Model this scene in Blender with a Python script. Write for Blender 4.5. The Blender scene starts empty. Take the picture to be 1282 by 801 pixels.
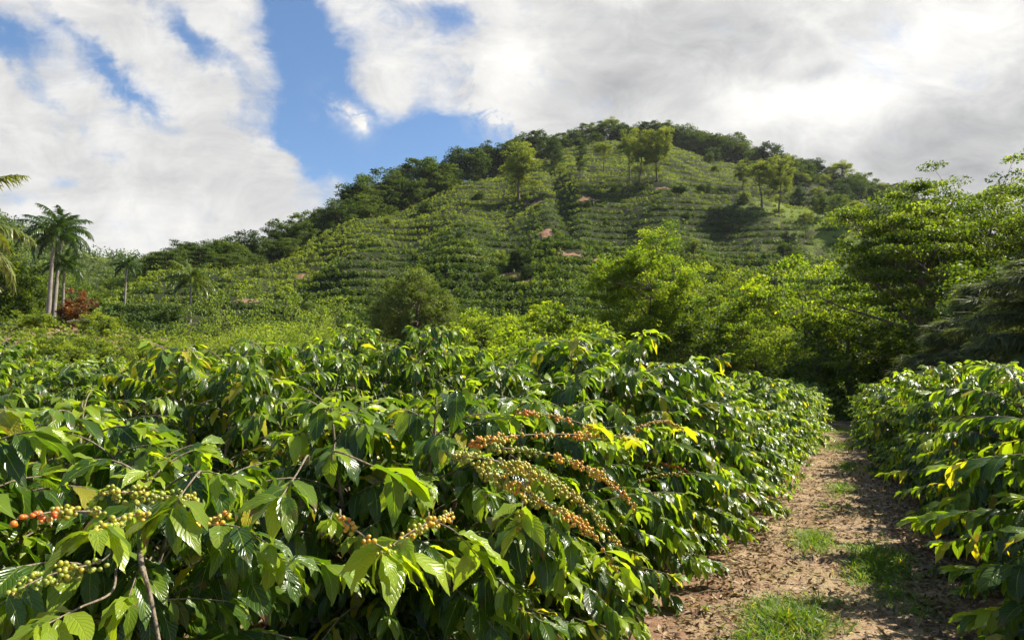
import bpy, math, random
import numpy as np

R_ = math.radians
F = 855.0                       # focal length in photograph pixels (24 mm on 36 mm)
EYE = 1.65
PITCH = math.atan(74.5 / F)
SUN_AZ, SUN_EL = R_(72), R_(45)   # azimuth clockwise from the view direction (+Y)
HAZE = .00007
SUN_W, SKY_S, EXPOSURE, CLOUD, SKYMUL = 5.0, .10, 1.2, 4.35, (.60, .68, .74)

scene = bpy.context.scene
col = scene.collection

# ------------------------------------------------------------------ helpers
def ray(px, py):
    u = (px - 641) / F; v = (400.5 - py) / F
    c, s = math.cos(PITCH), math.sin(PITCH)
    return np.array([u, c - v * s, s + v * c])

def at(px, py, Y):
    d = ray(px, py); d = d * (Y / d[1])
    return np.array([d[0], d[1], d[2] + EYE])

def px_of(x, y):
    return 641 + F * x / y * (math.cos(PITCH))

class SineNoise:
    """smooth pseudo noise, about -1..1"""
    def __init__(s, seed, freq, n=7, dim=2):
        r = np.random.RandomState(seed)
        a = r.normal(size=(n, dim)); a /= np.linalg.norm(a, axis=1)[:, None]
        s.k = a * freq * 2 * math.pi * r.uniform(.6, 1.5, (n, 1)); s.p = r.uniform(0, 6.28, n); s.n = n
    def __call__(s, *c):
        o = 0
        for k, p in zip(s.k, s.p):
            ph = p
            for q, kk in zip(c, k): ph = ph + q * kk
            o = o + np.sin(ph)
        return o / math.sqrt(s.n) * .9

class MB:
    """mesh collector (numpy)"""
    def __init__(s): s.v = []; s.f4 = []; s.f3 = []; s.n = 0; s.a4 = []; s.a3 = []; s.u4 = []; s.b4 = []
    def add(s, v, q=None, t=None, a=0., uv=None, b=0.):
        v = np.asarray(v, float).reshape(-1, 3)
        if q is not None and len(q):
            q = np.asarray(q, int).reshape(-1, 4); s.f4.append(q + s.n)
            s.a4.append(np.broadcast_to(np.asarray(a, float), (len(q),)))
            s.b4.append(np.broadcast_to(np.asarray(b, float), (len(q),)))
            s.u4.append(uv.reshape(-1, 4, 2) if uv is not None else np.zeros((len(q), 4, 2)))
        if t is not None and len(t):
            t = np.asarray(t, int).reshape(-1, 3); s.f3.append(t + s.n)
            s.a3.append(np.broadcast_to(np.asarray(a, float), (len(t),)))
        s.v.append(v); s.n += len(v)
    def mesh(s, name, mat, smooth=True):
        me = bpy.data.meshes.new(name)
        v = np.concatenate(s.v) if s.v else np.zeros((0, 3))
        n4 = sum(map(len, s.f4)); n3 = sum(map(len, s.f3))
        loops = []
        if n4: loops.append(np.concatenate(s.f4).ravel())
        if n3: loops.append(np.concatenate(s.f3).ravel())
        loops = np.concatenate(loops)
        me.vertices.add(len(v)); me.vertices.foreach_set('co', v.astype(np.float32).ravel())
        me.loops.add(len(loops)); me.loops.foreach_set('vertex_index', loops.astype(np.int32))
        me.polygons.add(n4 + n3)
        st = np.concatenate([np.arange(n4) * 4, n4 * 4 + np.arange(n3) * 3])
        me.polygons.foreach_set('loop_start', st.astype(np.int32))
        me.polygons.foreach_set('loop_total', np.concatenate([np.full(n4, 4), np.full(n3, 3)]).astype(np.int32))
        if smooth: me.polygons.foreach_set('use_smooth', np.ones(n4 + n3, bool))
        a = np.concatenate(s.a4 + s.a3); at_ = me.attributes.new('var', 'FLOAT', 'FACE'); at_.data.foreach_set('value', a.astype(np.float32))
        b = np.concatenate(s.b4 + [np.zeros(n3)]); at2 = me.attributes.new('ripe', 'FLOAT', 'FACE'); at2.data.foreach_set('value', b.astype(np.float32))
        uvl = me.uv_layers.new(name='UVMap')
        uv = np.concatenate([np.concatenate(s.u4).reshape(-1, 2) if n4 else np.zeros((0, 2)), np.zeros((n3 * 3, 2))])
        uvl.data.foreach_set('uv', uv.astype(np.float32).ravel())
        me.update(calc_edges=True)
        for m in (mat if isinstance(mat, (list, tuple)) else [mat]): me.materials.append(m)
        return me
    def build(s, name, mat, parent=None, smooth=True):
        o = bpy.data.objects.new(name, s.mesh(name, mat, smooth)); col.objects.link(o)
        if parent is not None: o.parent = parent
        return o

def tag(o, label=None, cat=None, group=None, kind=None):
    if label: o['label'] = label
    if cat: o['category'] = cat
    if group: o['group'] = group
    if kind: o['kind'] = kind
    return o

def empty(name, loc, rz=0., sc=1.):
    o = bpy.data.objects.new(name, None); col.objects.link(o)
    o.location = tuple(loc); o.rotation_euler = (0, 0, rz)
    o.scale = (sc, sc, sc) if np.isscalar(sc) else tuple(sc)
    o.empty_display_size = .2
    return o

def children(o, _c={}): return [c for c in o.children]

class Proto:
    """part meshes of one kind; place() makes the thing and gives it one object for each part"""
    def __init__(s, name, parts): s.name = name; s.parts = parts
    def place(s, loc, rz, sc, label, cat, group=None, parts=None):
        e = empty(s.name, loc, rz, sc)
        for i, (pn, me, lab) in enumerate(s.parts):
            if parts is not None and pn not in parts: continue
            o = bpy.data.objects.new(pn, me); col.objects.link(o); o.parent = e
            if lab: o['label'] = lab
        tag(e, label, cat, group)
        return e

ONES = ['', 'first', 'second', 'third', 'fourth', 'fifth', 'sixth', 'seventh', 'eighth', 'ninth', 'tenth', 'eleventh', 'twelfth',
        'thirteenth', 'fourteenth', 'fifteenth', 'sixteenth', 'seventeenth', 'eighteenth', 'nineteenth']
def ordinal(n):
    if n < 20: return ONES[n]
    t = {2: 'twent', 3: 'thirt', 4: 'fort', 5: 'fift', 6: 'sixt', 7: 'sevent', 8: 'eight', 9: 'ninet'}
    if n < 100:
        return t[n // 10] + ('ieth' if n % 10 == 0 else 'y-' + ONES[n % 10])
    return 'hundred-and-' + ordinal(n - 100) if n > 100 else 'hundredth'

# ------------------------------------------------------------------ node expressions
class E:
    nt = None
    def __init__(s, sock): s.s = sock
    @staticmethod
    def m(op, *a):
        n = E.nt.nodes.new('ShaderNodeMath'); n.operation = op
        for i, x in enumerate(a):
            if isinstance(x, E): E.nt.links.new(x.s, n.inputs[i])
            else: n.inputs[i].default_value = x
        return E(n.outputs[0])
    def __add__(a, b): return E.m('ADD', a, b)
    __radd__ = __add__
    def __sub__(a, b): return E.m('SUBTRACT', a, b)
    def __rsub__(a, b): return E.m('SUBTRACT', b, a)
    def __mul__(a, b): return E.m('MULTIPLY', a, b)
    __rmul__ = __mul__
    def __truediv__(a, b): return E.m('DIVIDE', a, b)

def smooth(x, a, b):
    n = E.nt.nodes.new('ShaderNodeMapRange'); n.interpolation_type = 'SMOOTHSTEP'
    E.nt.links.new(x.s, n.inputs[0]); n.inputs[1].default_value = a; n.inputs[2].default_value = b
    return E(n.outputs[0])
def noise(vec, scale, detail=4, rough=.55, dist=0., out=0):
    n = E.nt.nodes.new('ShaderNodeTexNoise'); n.inputs['Scale'].default_value = scale
    n.inputs['Detail'].default_value = detail; n.inputs['Roughness'].default_value = rough; n.inputs['Distortion'].default_value = dist
    if vec is not None: E.nt.links.new(vec, n.inputs['Vector'])
    return E(n.outputs[out])
def voro(vec, scale, feature='F1', out='Distance'):
    n = E.nt.nodes.new('ShaderNodeTexVoronoi'); n.feature = feature; n.inputs['Scale'].default_value = scale
    E.nt.links.new(vec, n.inputs['Vector']); return E(n.outputs[out])
def attr(name):
    n = E.nt.nodes.new('ShaderNodeAttribute'); n.attribute_name = name; return E(n.outputs['Fac'])
def mixc(f, a, b):
    n = E.nt.nodes.new('ShaderNodeMix'); n.data_type = 'RGBA'
    for i, x in ((0, f), (6, a), (7, b)):
        if isinstance(x, E): E.nt.links.new(x.s, n.inputs[i])
        elif isinstance(x, (tuple, list)): n.inputs[i].default_value = (*x, 1)
        else: n.inputs[i].default_value = x
    return E(n.outputs[2])
def ramp(f, stops):
    n = E.nt.nodes.new('ShaderNodeValToRGB'); cr = n.color_ramp
    while len(cr.elements) < len(stops): cr.elements.new(.5)
    for e, (p, c) in zip(cr.elements, stops): e.position = p; e.color = (*c, 1)
    E.nt.links.new(f.s, n.inputs[0]); return E(n.outputs[0])
def combine(x, y, z):
    n = E.nt.nodes.new('ShaderNodeCombineXYZ')
    for i, q in enumerate((x, y, z)):
        if isinstance(q, E): E.nt.links.new(q.s, n.inputs[i])
        else: n.inputs[i].default_value = q
    return n.outputs[0]
def bump(h, strength, dist):
    n = E.nt.nodes.new('ShaderNodeBump'); n.inputs['Strength'].default_value = strength; n.inputs['Distance'].default_value = dist
    E.nt.links.new(h.s, n.inputs['Height']); return n.outputs[0]

def new_mat(name):
    m = bpy.data.materials.new(name); m.use_nodes = True; nt = m.node_tree; nt.nodes.clear(); E.nt = nt
    return m, nt
def finish(nt, colour, rough=.8, spec=.3, normal=None, trans=0., tcol=None):
    o = nt.nodes.new('ShaderNodeOutputMaterial'); b = nt.nodes.new('ShaderNodeBsdfPrincipled')
    if isinstance(colour, E): nt.links.new(colour.s, b.inputs['Base Color'])
    else: b.inputs['Base Color'].default_value = (*colour, 1)
    if isinstance(rough, E): nt.links.new(rough.s, b.inputs['Roughness'])
    else: b.inputs['Roughness'].default_value = rough
    b.inputs['Specular IOR Level'].default_value = spec
    if normal is not None: nt.links.new(normal, b.inputs['Normal'])
    sh = b.outputs[0]
    if trans > 0:
        t = nt.nodes.new('ShaderNodeBsdfTranslucent')
        if tcol is None: tcol = colour
        if isinstance(tcol, E): nt.links.new(tcol.s, t.inputs[0])
        else: t.inputs[0].default_value = (*tcol, 1)
        if normal is not None: nt.links.new(normal, t.inputs['Normal'])
        mx = nt.nodes.new('ShaderNodeMixShader'); mx.inputs[0].default_value = trans
        nt.links.new(sh, mx.inputs[1]); nt.links.new(t.outputs[0], mx.inputs[2]); sh = mx.outputs[0]
    nt.links.new(sh, o.inputs['Surface'])

def objpos():
    n = E.nt.nodes.new('ShaderNodeNewGeometry'); return n.outputs['Position']
def objrand():
    n = E.nt.nodes.new('ShaderNodeObjectInfo'); return E(n.outputs['Random'])

# --- foliage: 'var' 0 = mature, 1 = fresh growth, on the hillside rows also painted shade to sun ; 'ripe' = amount of yellowing
def mat_leaf(name, dark, mid, light, yellow=(.42, .36, .03), rough=.34, trans=.38, tmul=1.7, veins=False, spec=.5, orand=0.):
    m, nt = new_mat(name)
    v = attr('var')
    if orand: v = v + (objrand() - .5) * orand
    c = ramp(v, [(0, dark), (.5, mid), (1, light)])
    c = mixc(attr('ripe'), c, yellow)
    nrm = None
    if veins:
        tc = nt.nodes.new('ShaderNodeTexCoord'); sp = nt.nodes.new('ShaderNodeSeparateXYZ'); nt.links.new(tc.outputs['UV'], sp.inputs[0])
        U, V = E(sp.outputs[0]), E(sp.outputs[1])
        cc = E.m('ABSOLUTE', U - .5) * 2.
        w = E.m('ABSOLUTE', E.m('SINE', (V * 10. - cc * 2.6) * math.pi))
        valley = smooth(w, 0., .75)
        mid_ = smooth(cc, .0, .12)
        c = mixc(E.m('MULTIPLY', 1. - smooth(cc, .015, .06), .55), c, (light[0] * 1.3, light[1] * 1.25, light[2] * 1.4))
        c = mixc(E.m('MULTIPLY', 1. - smooth(w, .0, .28), .22), c, light)
        nrm = bump(valley * .8 + mid_ * .6, .38, .005)
        # blotches of age on single leaves
        tipn = noise(tc.outputs['Object'], 9., 2)
        c = mixc(smooth(V + (tipn - .5) * 2.2, 1.02, 1.22) * .85, c, (.13, .07, .03))
        bl = smooth(noise(tc.outputs['Object'], 22, 3), .60, .78)
        c = mixc(bl * .28, c, (.20, .17, .03))
    geo = nt.nodes.new('ShaderNodeNewGeometry')
    pale = mixc(.35, c, (.20, .27, .10))
    c2 = mixc(E(geo.outputs['Backfacing']), c, pale)
    tcm = nt.nodes.new('ShaderNodeVectorMath'); tcm.operation = 'MULTIPLY'
    nt.links.new(c.s, tcm.inputs[0]); tcm.inputs[1].default_value = (tmul * 1.27, tmul * 1.25, tmul * .25)
    r = noise(None, 3.0, 2) * .16 + (rough - .08)
    finish(nt, c2, r, spec, nrm, trans, E(tcm.outputs[0]))
    return m

M = {}
M['coffee'] = mat_leaf('coffee_leaf', (.013, .036, .007), (.056, .112, .012), (.25, .33, .022), rough=.26, veins=True, trans=.38, tmul=2.3, spec=.5)
M['coffee_far'] = mat_leaf('coffee_leaf_hillside', (.020, .044, .010), (.072, .115, .017), (.20, .25, .028), rough=.6, trans=.3, spec=.15)
M['broad'] = mat_leaf('bright_tree_leaf', (.040, .078, .009), (.10, .155, .013), (.20, .25, .020), rough=.55, trans=.48, spec=.2, tmul=2.)
M['deep'] = mat_leaf('deep_tree_leaf', (.021, .041, .008), (.064, .100, .012), (.17, .215, .020), rough=.55, trans=.45, spec=.2, tmul=2.)
M['ridge'] = mat_leaf('ridge_tree_leaf', (.018, .036, .012), (.038, .066, .018), (.088, .125, .026), rough=.7, trans=.3, spec=.1, orand=.8)
M['ridge_light'] = mat_leaf('pale_ridge_leaf', (.065, .095, .022), (.12, .155, .032), (.20, .23, .045), rough=.6, trans=.35, spec=.2, orand=.3)
M['needle'] = mat_leaf('casuarina_needle', (.045, .065, .034), (.085, .11, .058), (.15, .18, .095), rough=.6, trans=.3, spec=.2)
M['palm'] = mat_leaf('palm_leaflet', (.020, .045, .012), (.045, .085, .018), (.13, .17, .03), rough=.35, trans=.3, spec=.5)
M['feather'] = mat_leaf('light_shrub_leaf', (.09, .14, .018), (.16, .22, .028), (.25, .31, .05), rough=.55, trans=.4, spec=.2)
M['redleaf'] = mat_leaf('red_leaf', (.06, .02, .012), (.13, .035, .02), (.20, .07, .03), rough=.5, trans=.3, spec=.2)
M['grass'] = mat_leaf('grass_blade', (.05, .10, .015), (.11, .20, .025), (.22, .30, .05), yellow=(.40, .31, .12), rough=.5, trans=.35, spec=.3)
M['litter'] = mat_leaf('dry_leaf', (.075, .042, .024), (.19, .115, .066), (.40, .29, .18), yellow=(.40, .34, .10), rough=.7, trans=.1, tmul=1., spec=.2)

def mat_bark(name, a, b, scale=25):
    m, nt = new_mat(name); tc = nt.nodes.new('ShaderNodeTexCoord')
    mp = nt.nodes.new('ShaderNodeMapping'); mp.inputs['Scale'].default_value = (1, 1, .35); nt.links.new(tc.outputs['Object'], mp.inputs[0])
    n = noise(mp.outputs[0], scale, 5, .65); c = ramp(n, [(.3, a), (.7, b)])
    finish(nt, c, .85, .2, bump(n, .7, .02)); return m
M['bark'] = mat_bark('coffee_bark', (.10, .075, .05), (.30, .25, .18), 60)
M['tree_bark'] = mat_bark('tree_bark', (.05, .038, .028), (.18, .14, .10), 8)
M['palm_bark'] = mat_bark('palm_bark', (.13, .11, .09), (.30, .26, .22), 3)

def mat_cherry():
    m, nt = new_mat('coffee_cherry')
    c = ramp(attr('ripe'), [(0, (.14, .20, .022)), (.35, (.32, .31, .03)), (.55, (.55, .32, .025)), (.78, (.58, .16, .016)), (1, (.45, .04, .012))])
    n = nt.nodes.new('ShaderNodeTexCoord'); c = mixc(noise(n.outputs['Object'], 90, 2) * .12, c, (.45, .33, .03))
    b = None
    finish(nt, c, .28, .5); return m
M['cherry'] = mat_cherry()
for b in [n for n in M['cherry'].node_tree.nodes if n.type == 'BSDF_PRINCIPLED']:
    b.inputs['Subsurface Weight'].default_value = .0

# ------------------------------------------------------------------ terrain
# skyline of the hill: photograph column, ground row, distance (m)
SK = np.array([(-900, 462, 160), (-300, 455, 150), (20, 440, 120), (70, 418, 118), (110, 394, 122), (160, 354, 135), (200, 337, 150), (250, 331, 165), (340, 326, 190),
               (380, 305, 200), (430, 284, 212), (480, 266, 225), (545, 243, 242), (600, 225, 256), (650, 207, 270), (700, 190, 285), (770, 172, 300),
               (850, 180, 305), (900, 196, 305), (960, 209, 300), (1040, 228, 295), (1100, 246, 290), (1200, 275, 280), (1320, 320, 260), (1600, 430, 200), (2600, 462, 160)], float)
SK_AZ = np.arctan((SK[:, 0] - 641) / F)
def _sk_el(px, py):
    d = ray(px, py); return d[2] / math.hypot(d[0], d[1])
SK_H = np.array([EYE + _sk_el(a, b) * c for a, b, c in SK])
FT_AZ = np.array([-1.3, -.6, -.35, 0, .25, .5, 1.3])
FT_H = np.array([5., 6.4, 4.6, 4.2, 2.2, 1.0, .5])
FT_R = np.array([70, 70, 72, 76, 82, 86, 86.])
DZ = 1.9
def rowphase(h): return np.log(1 + .0106 * np.clip(h, 0, 200)) / .0166
n_lo = SineNoise(3, .018); n_md = SineNoise(4, .05); n_hi = SineNoise(5, .16); n_gl = SineNoise(6, 1.7, dim=1)
n_s1 = SineNoise(7, .5); n_s2 = SineNoise(8, 1.9); n_s3 = SineNoise(9, 5.5)

UX, UY = math.sin(R_(25.9)), math.cos(R_(25.9))     # direction of the rows and the path
NX, NY = UY, -UX
def rowpos(s, off): return UX * s + NX * off, UY * s + NY * off

def ground_h(x, y, fine=True, terrace=True):
    x = np.asarray(x, float); y = np.asarray(y, float)
    r = np.hypot(x, y); az = np.arctan2(x, y)
    off = x * NX + y * NY
    near = -.018 * np.clip(r - 14, 0, 40) + .035 * np.clip(-off - 6, 0, 25) + .05 * n_md(x * 1.5, y * 1.5) * np.clip(r / 10, 0, 1)
    if fine:
        k = np.exp(-(r / 22) ** 2)
        near = near + k * (.02 * n_s1(x, y) + .010 * n_s2(x, y) + .005 * n_s3(x, y))
        near = near + k * .05 * np.clip(np.abs(off + .15) - 1.0, 0, .8)      # soil a little raised under the hedges
    fr = np.interp(az, FT_AZ, FT_R); fh = np.interp(az, FT_AZ, FT_H)
    rr = np.interp(az, SK_AZ, SK[:, 2]); rh = np.interp(az, SK_AZ, SK_H)
    t0 = np.clip((r - 26) / (fr - 26), 0, 1); t0 = t0 * t0 * (3 - 2 * t0) * .6 + t0 * .4
    base = near * (1 - t0) + fh * t0
    t = np.clip((r - fr) / (rr - fr), 0, 1)
    g = t * .86 + .14 * t * t * (3 - 2 * t)
    hill = (rh - fh) * g
    und = np.sin(np.pi * np.clip(t, 0, 1)) * (2.6 * n_lo(x, y) + 1.1 * n_md(x, y) + .25 * n_hi(x, y) + 1.6 * n_gl(az * 3))
    # the gully running down from the red scar
    gx = np.interp(r, [90, 180, 270], [.11, .07, .05])
    und = und - 4.2 * np.exp(-((az - gx) / .018) ** 2) * np.sin(np.pi * t) * (t > .25)
    h = base + np.where(t > 0, hill + und * np.clip((rh - fh) / 40, 0, 1), 0)
    beyond = np.clip(r - rr, 0, None)
    h = h - .30 * beyond * np.clip(beyond / 40, 0, 1) * np.clip(1 - beyond / 300, .25, 1)
    h = np.maximum(h, -12)
    if terrace:
        w = np.clip((r - fr) / 8, 0, 1) * np.clip((rr + 10 - r) / 15, 0, 1)
        h = h + w * .95 * (1.56 + .0166 * h) / (2 * np.pi) * np.sin(2 * np.pi * rowphase(h))
    return h

def gh(x, y): return float(ground_h(x, y))

def hit(px, py, r0=60, r1=330):
    d = ray(px, py); k = math.hypot(d[0], d[1]); d = d / k
    r = np.arange(r0, r1, .5); x = d[0] * r; y = d[1] * r; z = EYE + d[2] * r
    b = z < ground_h(x, y, False, False); i = np.argmax(b)
    if not b.any(): i = len(r) - 1
    return np.array([x[i], y[i], gh(x[i], y[i])])

# bare soil scars and grassy openings: photograph col,row, half width m, half height m, strength
SCARS = [(672, 256, 2.2, 1.2), (425, 326, 3.2, .7), (452, 323, 3, .4), (385, 347, 2, .9), (312, 377, 1.5, .7), (684, 292, 1.2, 2.), (830, 237, 2.5, .4), (715, 318, 3, .4), (580, 322, 3, .4),
         (760, 328, 4, .5), (655, 355, 1.5, .4), (740, 250, 3, .4), (860, 322, 2, .4), (640, 345, 2, .3)]
LUSH = [(785, 203, 8, 4), (700, 205, 12, 4), (610, 222, 10, 4), (1005, 262, 10, 6), (1040, 275, 9, 5), (1090, 300, 12, 7)]
BARE = []
def blob(x, y, z, L):
    o = np.zeros_like(x)
    r = np.hypot(x, y); az = np.arctan2(x, y)
    wob = 1 + .35 * n_hi(x * 1.5, y * 1.5)
    for px, py, a, b in L:
        p = L_CACHE.setdefault((px, py), hit(px, py)); pr = math.hypot(p[0], p[1]); paz = math.atan2(p[0], p[1])
        o = np.maximum(o, np.clip(1.35 - np.sqrt(((az - paz) * pr / a) ** 2 + ((z - p[2]) / b) ** 2) * wob, 0, 1))
    return np.clip(o * 1.6, 0, 1)
L_CACHE = {}

def polar_sheet(name, r, az, mat, hfun, attrs=None):
    rg, ag = np.meshgrid(r, az, indexing='ij'); x = rg * np.sin(ag); y = rg * np.cos(ag); z = hfun(x, y)
    n, m = x.shape; i = np.arange(n * m).reshape(n, m)
    q = np.stack([i[:-1, :-1], i[:-1, 1:], i[1:, 1:], i[1:, :-1]], -1).reshape(-1, 4)
    mb = MB(); mb.add(np.stack([x, y, z], -1).reshape(-1, 3), q)
    o = mb.build(name, mat)
    if attrs:
        for k, f in attrs.items():
            a = o.data.attributes.new(k, 'FLOAT', 'POINT'); a.data.foreach_set('value', f(x, y, z).astype(np.float32).ravel())
    return o

def mat_soil():
    m, nt = new_mat('soil'); P = objpos()
    a = noise(P, 2.2, 6, .62); b = noise(P, 14, 6, .68); c = noise(P, 90, 3, .6)
    k = ramp(b * .6 + a * .4, [(.30, (.085, .047, .028)), (.47, (.20, .118, .072)), (.60, (.32, .205, .128)), (.74, (.42, .30, .195))])
    k = mixc(smooth(c, .52, .72) * .5, k, (.12, .062, .034))
    k = mixc(smooth(c, .30, .20) * .4, k, (.50, .40, .28))
    g = smooth(noise(P, .8, 5, .65), .50, .64)
    k = mixc(g * smooth(b, .42, .6) * .55, k, (.16, .17, .055))
    finish(nt, k, .95, .15, bump(b * .5 + c * .5, .9, .03)); return m
def mat_path():
    m, nt = new_mat('path_dirt'); P = objpos()
    a = noise(P, 1.4, 6, .62); b = noise(P, 11, 7, .7); c = noise(P, 75, 4, .65); v = voro(P, 46)
    k = ramp(b * .55 + a * .45, [(.30, (.13, .078, .045)), (.44, (.22, .140, .082)), (.56, (.34, .250, .150)), (.72, (.47, .375, .245))])
    k = mixc(smooth(c, .55, .70) * .55, k, (.13, .068, .04))
    k = mixc(smooth(v, .16, .05) * .35, k, (.48, .38, .27))
    g = smooth(noise(P, .9, 5, .6), .53, .63)
    k = mixc(g * smooth(c, .40, .58) * .6, k, (.22, .22, .07))
    finish(nt, k, .95, .12, bump(b * .45 + c * .4 + v * .3, 1., .025)); return m
def mat_hill():
    m, nt = new_mat('hillside_ground'); P = objpos()
    a = noise(P, .07, 5, .6); b = noise(P, .5, 6, .7); c = noise(P, 2.5, 4, .65)
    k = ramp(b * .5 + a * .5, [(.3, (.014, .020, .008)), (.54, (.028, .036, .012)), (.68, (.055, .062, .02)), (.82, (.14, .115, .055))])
    k = mixc(smooth(c, .55, .75) * .5, k, (.03, .05, .014))
    soil = ramp(c, [(.3, (.15, .078, .045)), (.6, (.27, .155, .10)), (.8, (.36, .25, .17))])
    k = mixc(smooth(noise(P, .9, 3, .6), .62, .72) * .35, k, soil)
    k = mixc(attr('lush') * .75, k, mixc(b, (.08, .125, .02), (.21, .26, .035)))
    k = mixc(smooth(attr('scar') + (c - .5) * 1.3 + (b - .5) * 2.2, .42, .62), k, soil)
    finish(nt, k, .95, .1, bump(b * .5 + c * .5, 1., .5)); return m
M['soil'] = mat_soil(); M['path'] = mat_path(); M['hill'] = mat_hill()

FT_SPLIT = 66.
azf = np.radians(np.concatenate([np.arange(-180, -52, 4.), np.arange(-52, 52, .5), np.arange(52, 181, 4.)]))
azn = np.radians(np.concatenate([np.arange(-180, -50, 3.), np.arange(-50, 50, .45), np.arange(50, 181, 3.)]))
rn = np.concatenate([[.02], np.arange(.4, 3, .1), 3 * 1.012 ** np.arange(0, 260)]); rn = rn[rn < FT_SPLIT - .3]; rn = np.append(rn, FT_SPLIT)
tag(polar_sheet('ground', rn, azn, M['soil'], ground_h), kind='structure')
azh = np.radians(np.concatenate([np.arange(-180, -48, 4.), np.arange(-48, 48, .26), np.arange(48, 181, 4.)]))
rh_ = np.concatenate([np.arange(FT_SPLIT, 335, .85), np.arange(336, 460, 8.), [500, 600, 800, 1100, 1500]])
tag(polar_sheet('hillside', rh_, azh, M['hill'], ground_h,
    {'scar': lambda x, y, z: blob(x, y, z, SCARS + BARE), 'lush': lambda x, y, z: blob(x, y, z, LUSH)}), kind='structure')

# far wooded hill beyond the palms on the left
FH = np.array([(-500, 330), (-200, 250), (-60, 258), (0, 278), (60, 303), (110, 318), (170, 328), (230, 334), (300, 345), (420, 360), (600, 420)], float)
FHA = np.arctan((FH[:, 0] - 641) / F); FHE = np.array([_sk_el(a, b) for a, b in FH])
def far_h(x, y):
    r = np.hypot(x, y); az = np.arctan2(x, y); e = np.interp(az, FHA, FHE)
    t = np.clip((r - 230) / 220, 0, 1); top = EYE + e * 450
    h = -8 + (top + 8) * t ** .9 - .25 * np.clip(r - 450, 0, None)
    return h + 4 * n_lo(x, y) * np.sin(np.pi * t)
tag(polar_sheet('far_hill', np.arange(225, 560, 6.), np.radians(np.arange(-62, -8, .7)), M['hill'], far_h,
    {'scar': lambda x, y, z: x * 0, 'lush': lambda x, y, z: np.clip(.4 + .6 * n_lo(x * 2, y * 2), 0, 1)}), kind='structure')

# path: a sheet 4 mm above the soil with its own edges
def path_sheet():
    s = np.arange(-3, 46, .07); w = np.linspace(-1.0, 1.0, 30)
    sg, wg = np.meshgrid(s, w, indexing='ij')
    edge = 1.02 + .13 * n_s1(sg * .8, wg * 0 + 3) + .06 * n_s2(sg, wg * 0)
    off = -.14 + wg * edge
    x, y = rowpos(sg, off)
    z = ground_h(x, y) + .006 + .006 * n_s3(x * 1.4, y * 1.4) * (1 - wg ** 2) - .03 * np.abs(wg) ** 14
    n, m = x.shape; i = np.arange(n * m).reshape(n, m)
    q = np.stack([i[:-1, :-1], i[:-1, 1:], i[1:, 1:], i[1:, :-1]], -1).reshape(-1, 4)
    mb = MB(); mb.add(np.stack([x, y, z], -1).reshape(-1, 3), q[:, ::-1]); return mb.build('path', M['path'])
tag(path_sheet(), kind='structure')

# ------------------------------------------------------------------ shapes
def norm(v): return v / np.maximum(np.linalg.norm(v, axis=-1, keepdims=True), 1e-9)

def tube(mb, pts, rad, k=5):
    pts = np.asarray(pts, float); rad = np.broadcast_to(np.asarray(rad, float), (len(pts),))
    d = norm(np.gradient(pts, axis=0))
    up = np.array([0, 0, 1.]) if abs(d[len(d) // 2][2]) < .8 else np.array([1., 0, 0])
    a = norm(np.cross(d, up)); b = np.cross(a, d)
    th = np.arange(k) * 2 * math.pi / k
    v = pts[:, None] + rad[:, None, None] * (a[:, None] * np.cos(th)[None, :, None] + b[:, None] * np.sin(th)[None, :, None])
    n = len(pts); i = np.arange(n * k).reshape(n, k); j = np.roll(i, -1, 1)
    q = np.stack([i[:-1], i[1:], j[1:], j[:-1]], -1).reshape(-1, 4)
    mb.add(v.reshape(-1, 3), q[:, ::-1])

LEAF_HI = (np.array([0, .10, .24, .42, .60, .76, .90, 1.]), np.array([.03, .34, .80, 1., .92, .62, .25, .015]))
LEAF_MD = (np.array([0, .2, .5, .78, 1.]), np.array([.05, .72, 1., .55, .02]))
LEAF_LO = (np.array([0, .45, 1.]), np.array([.12, 1., .04]))

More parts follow.
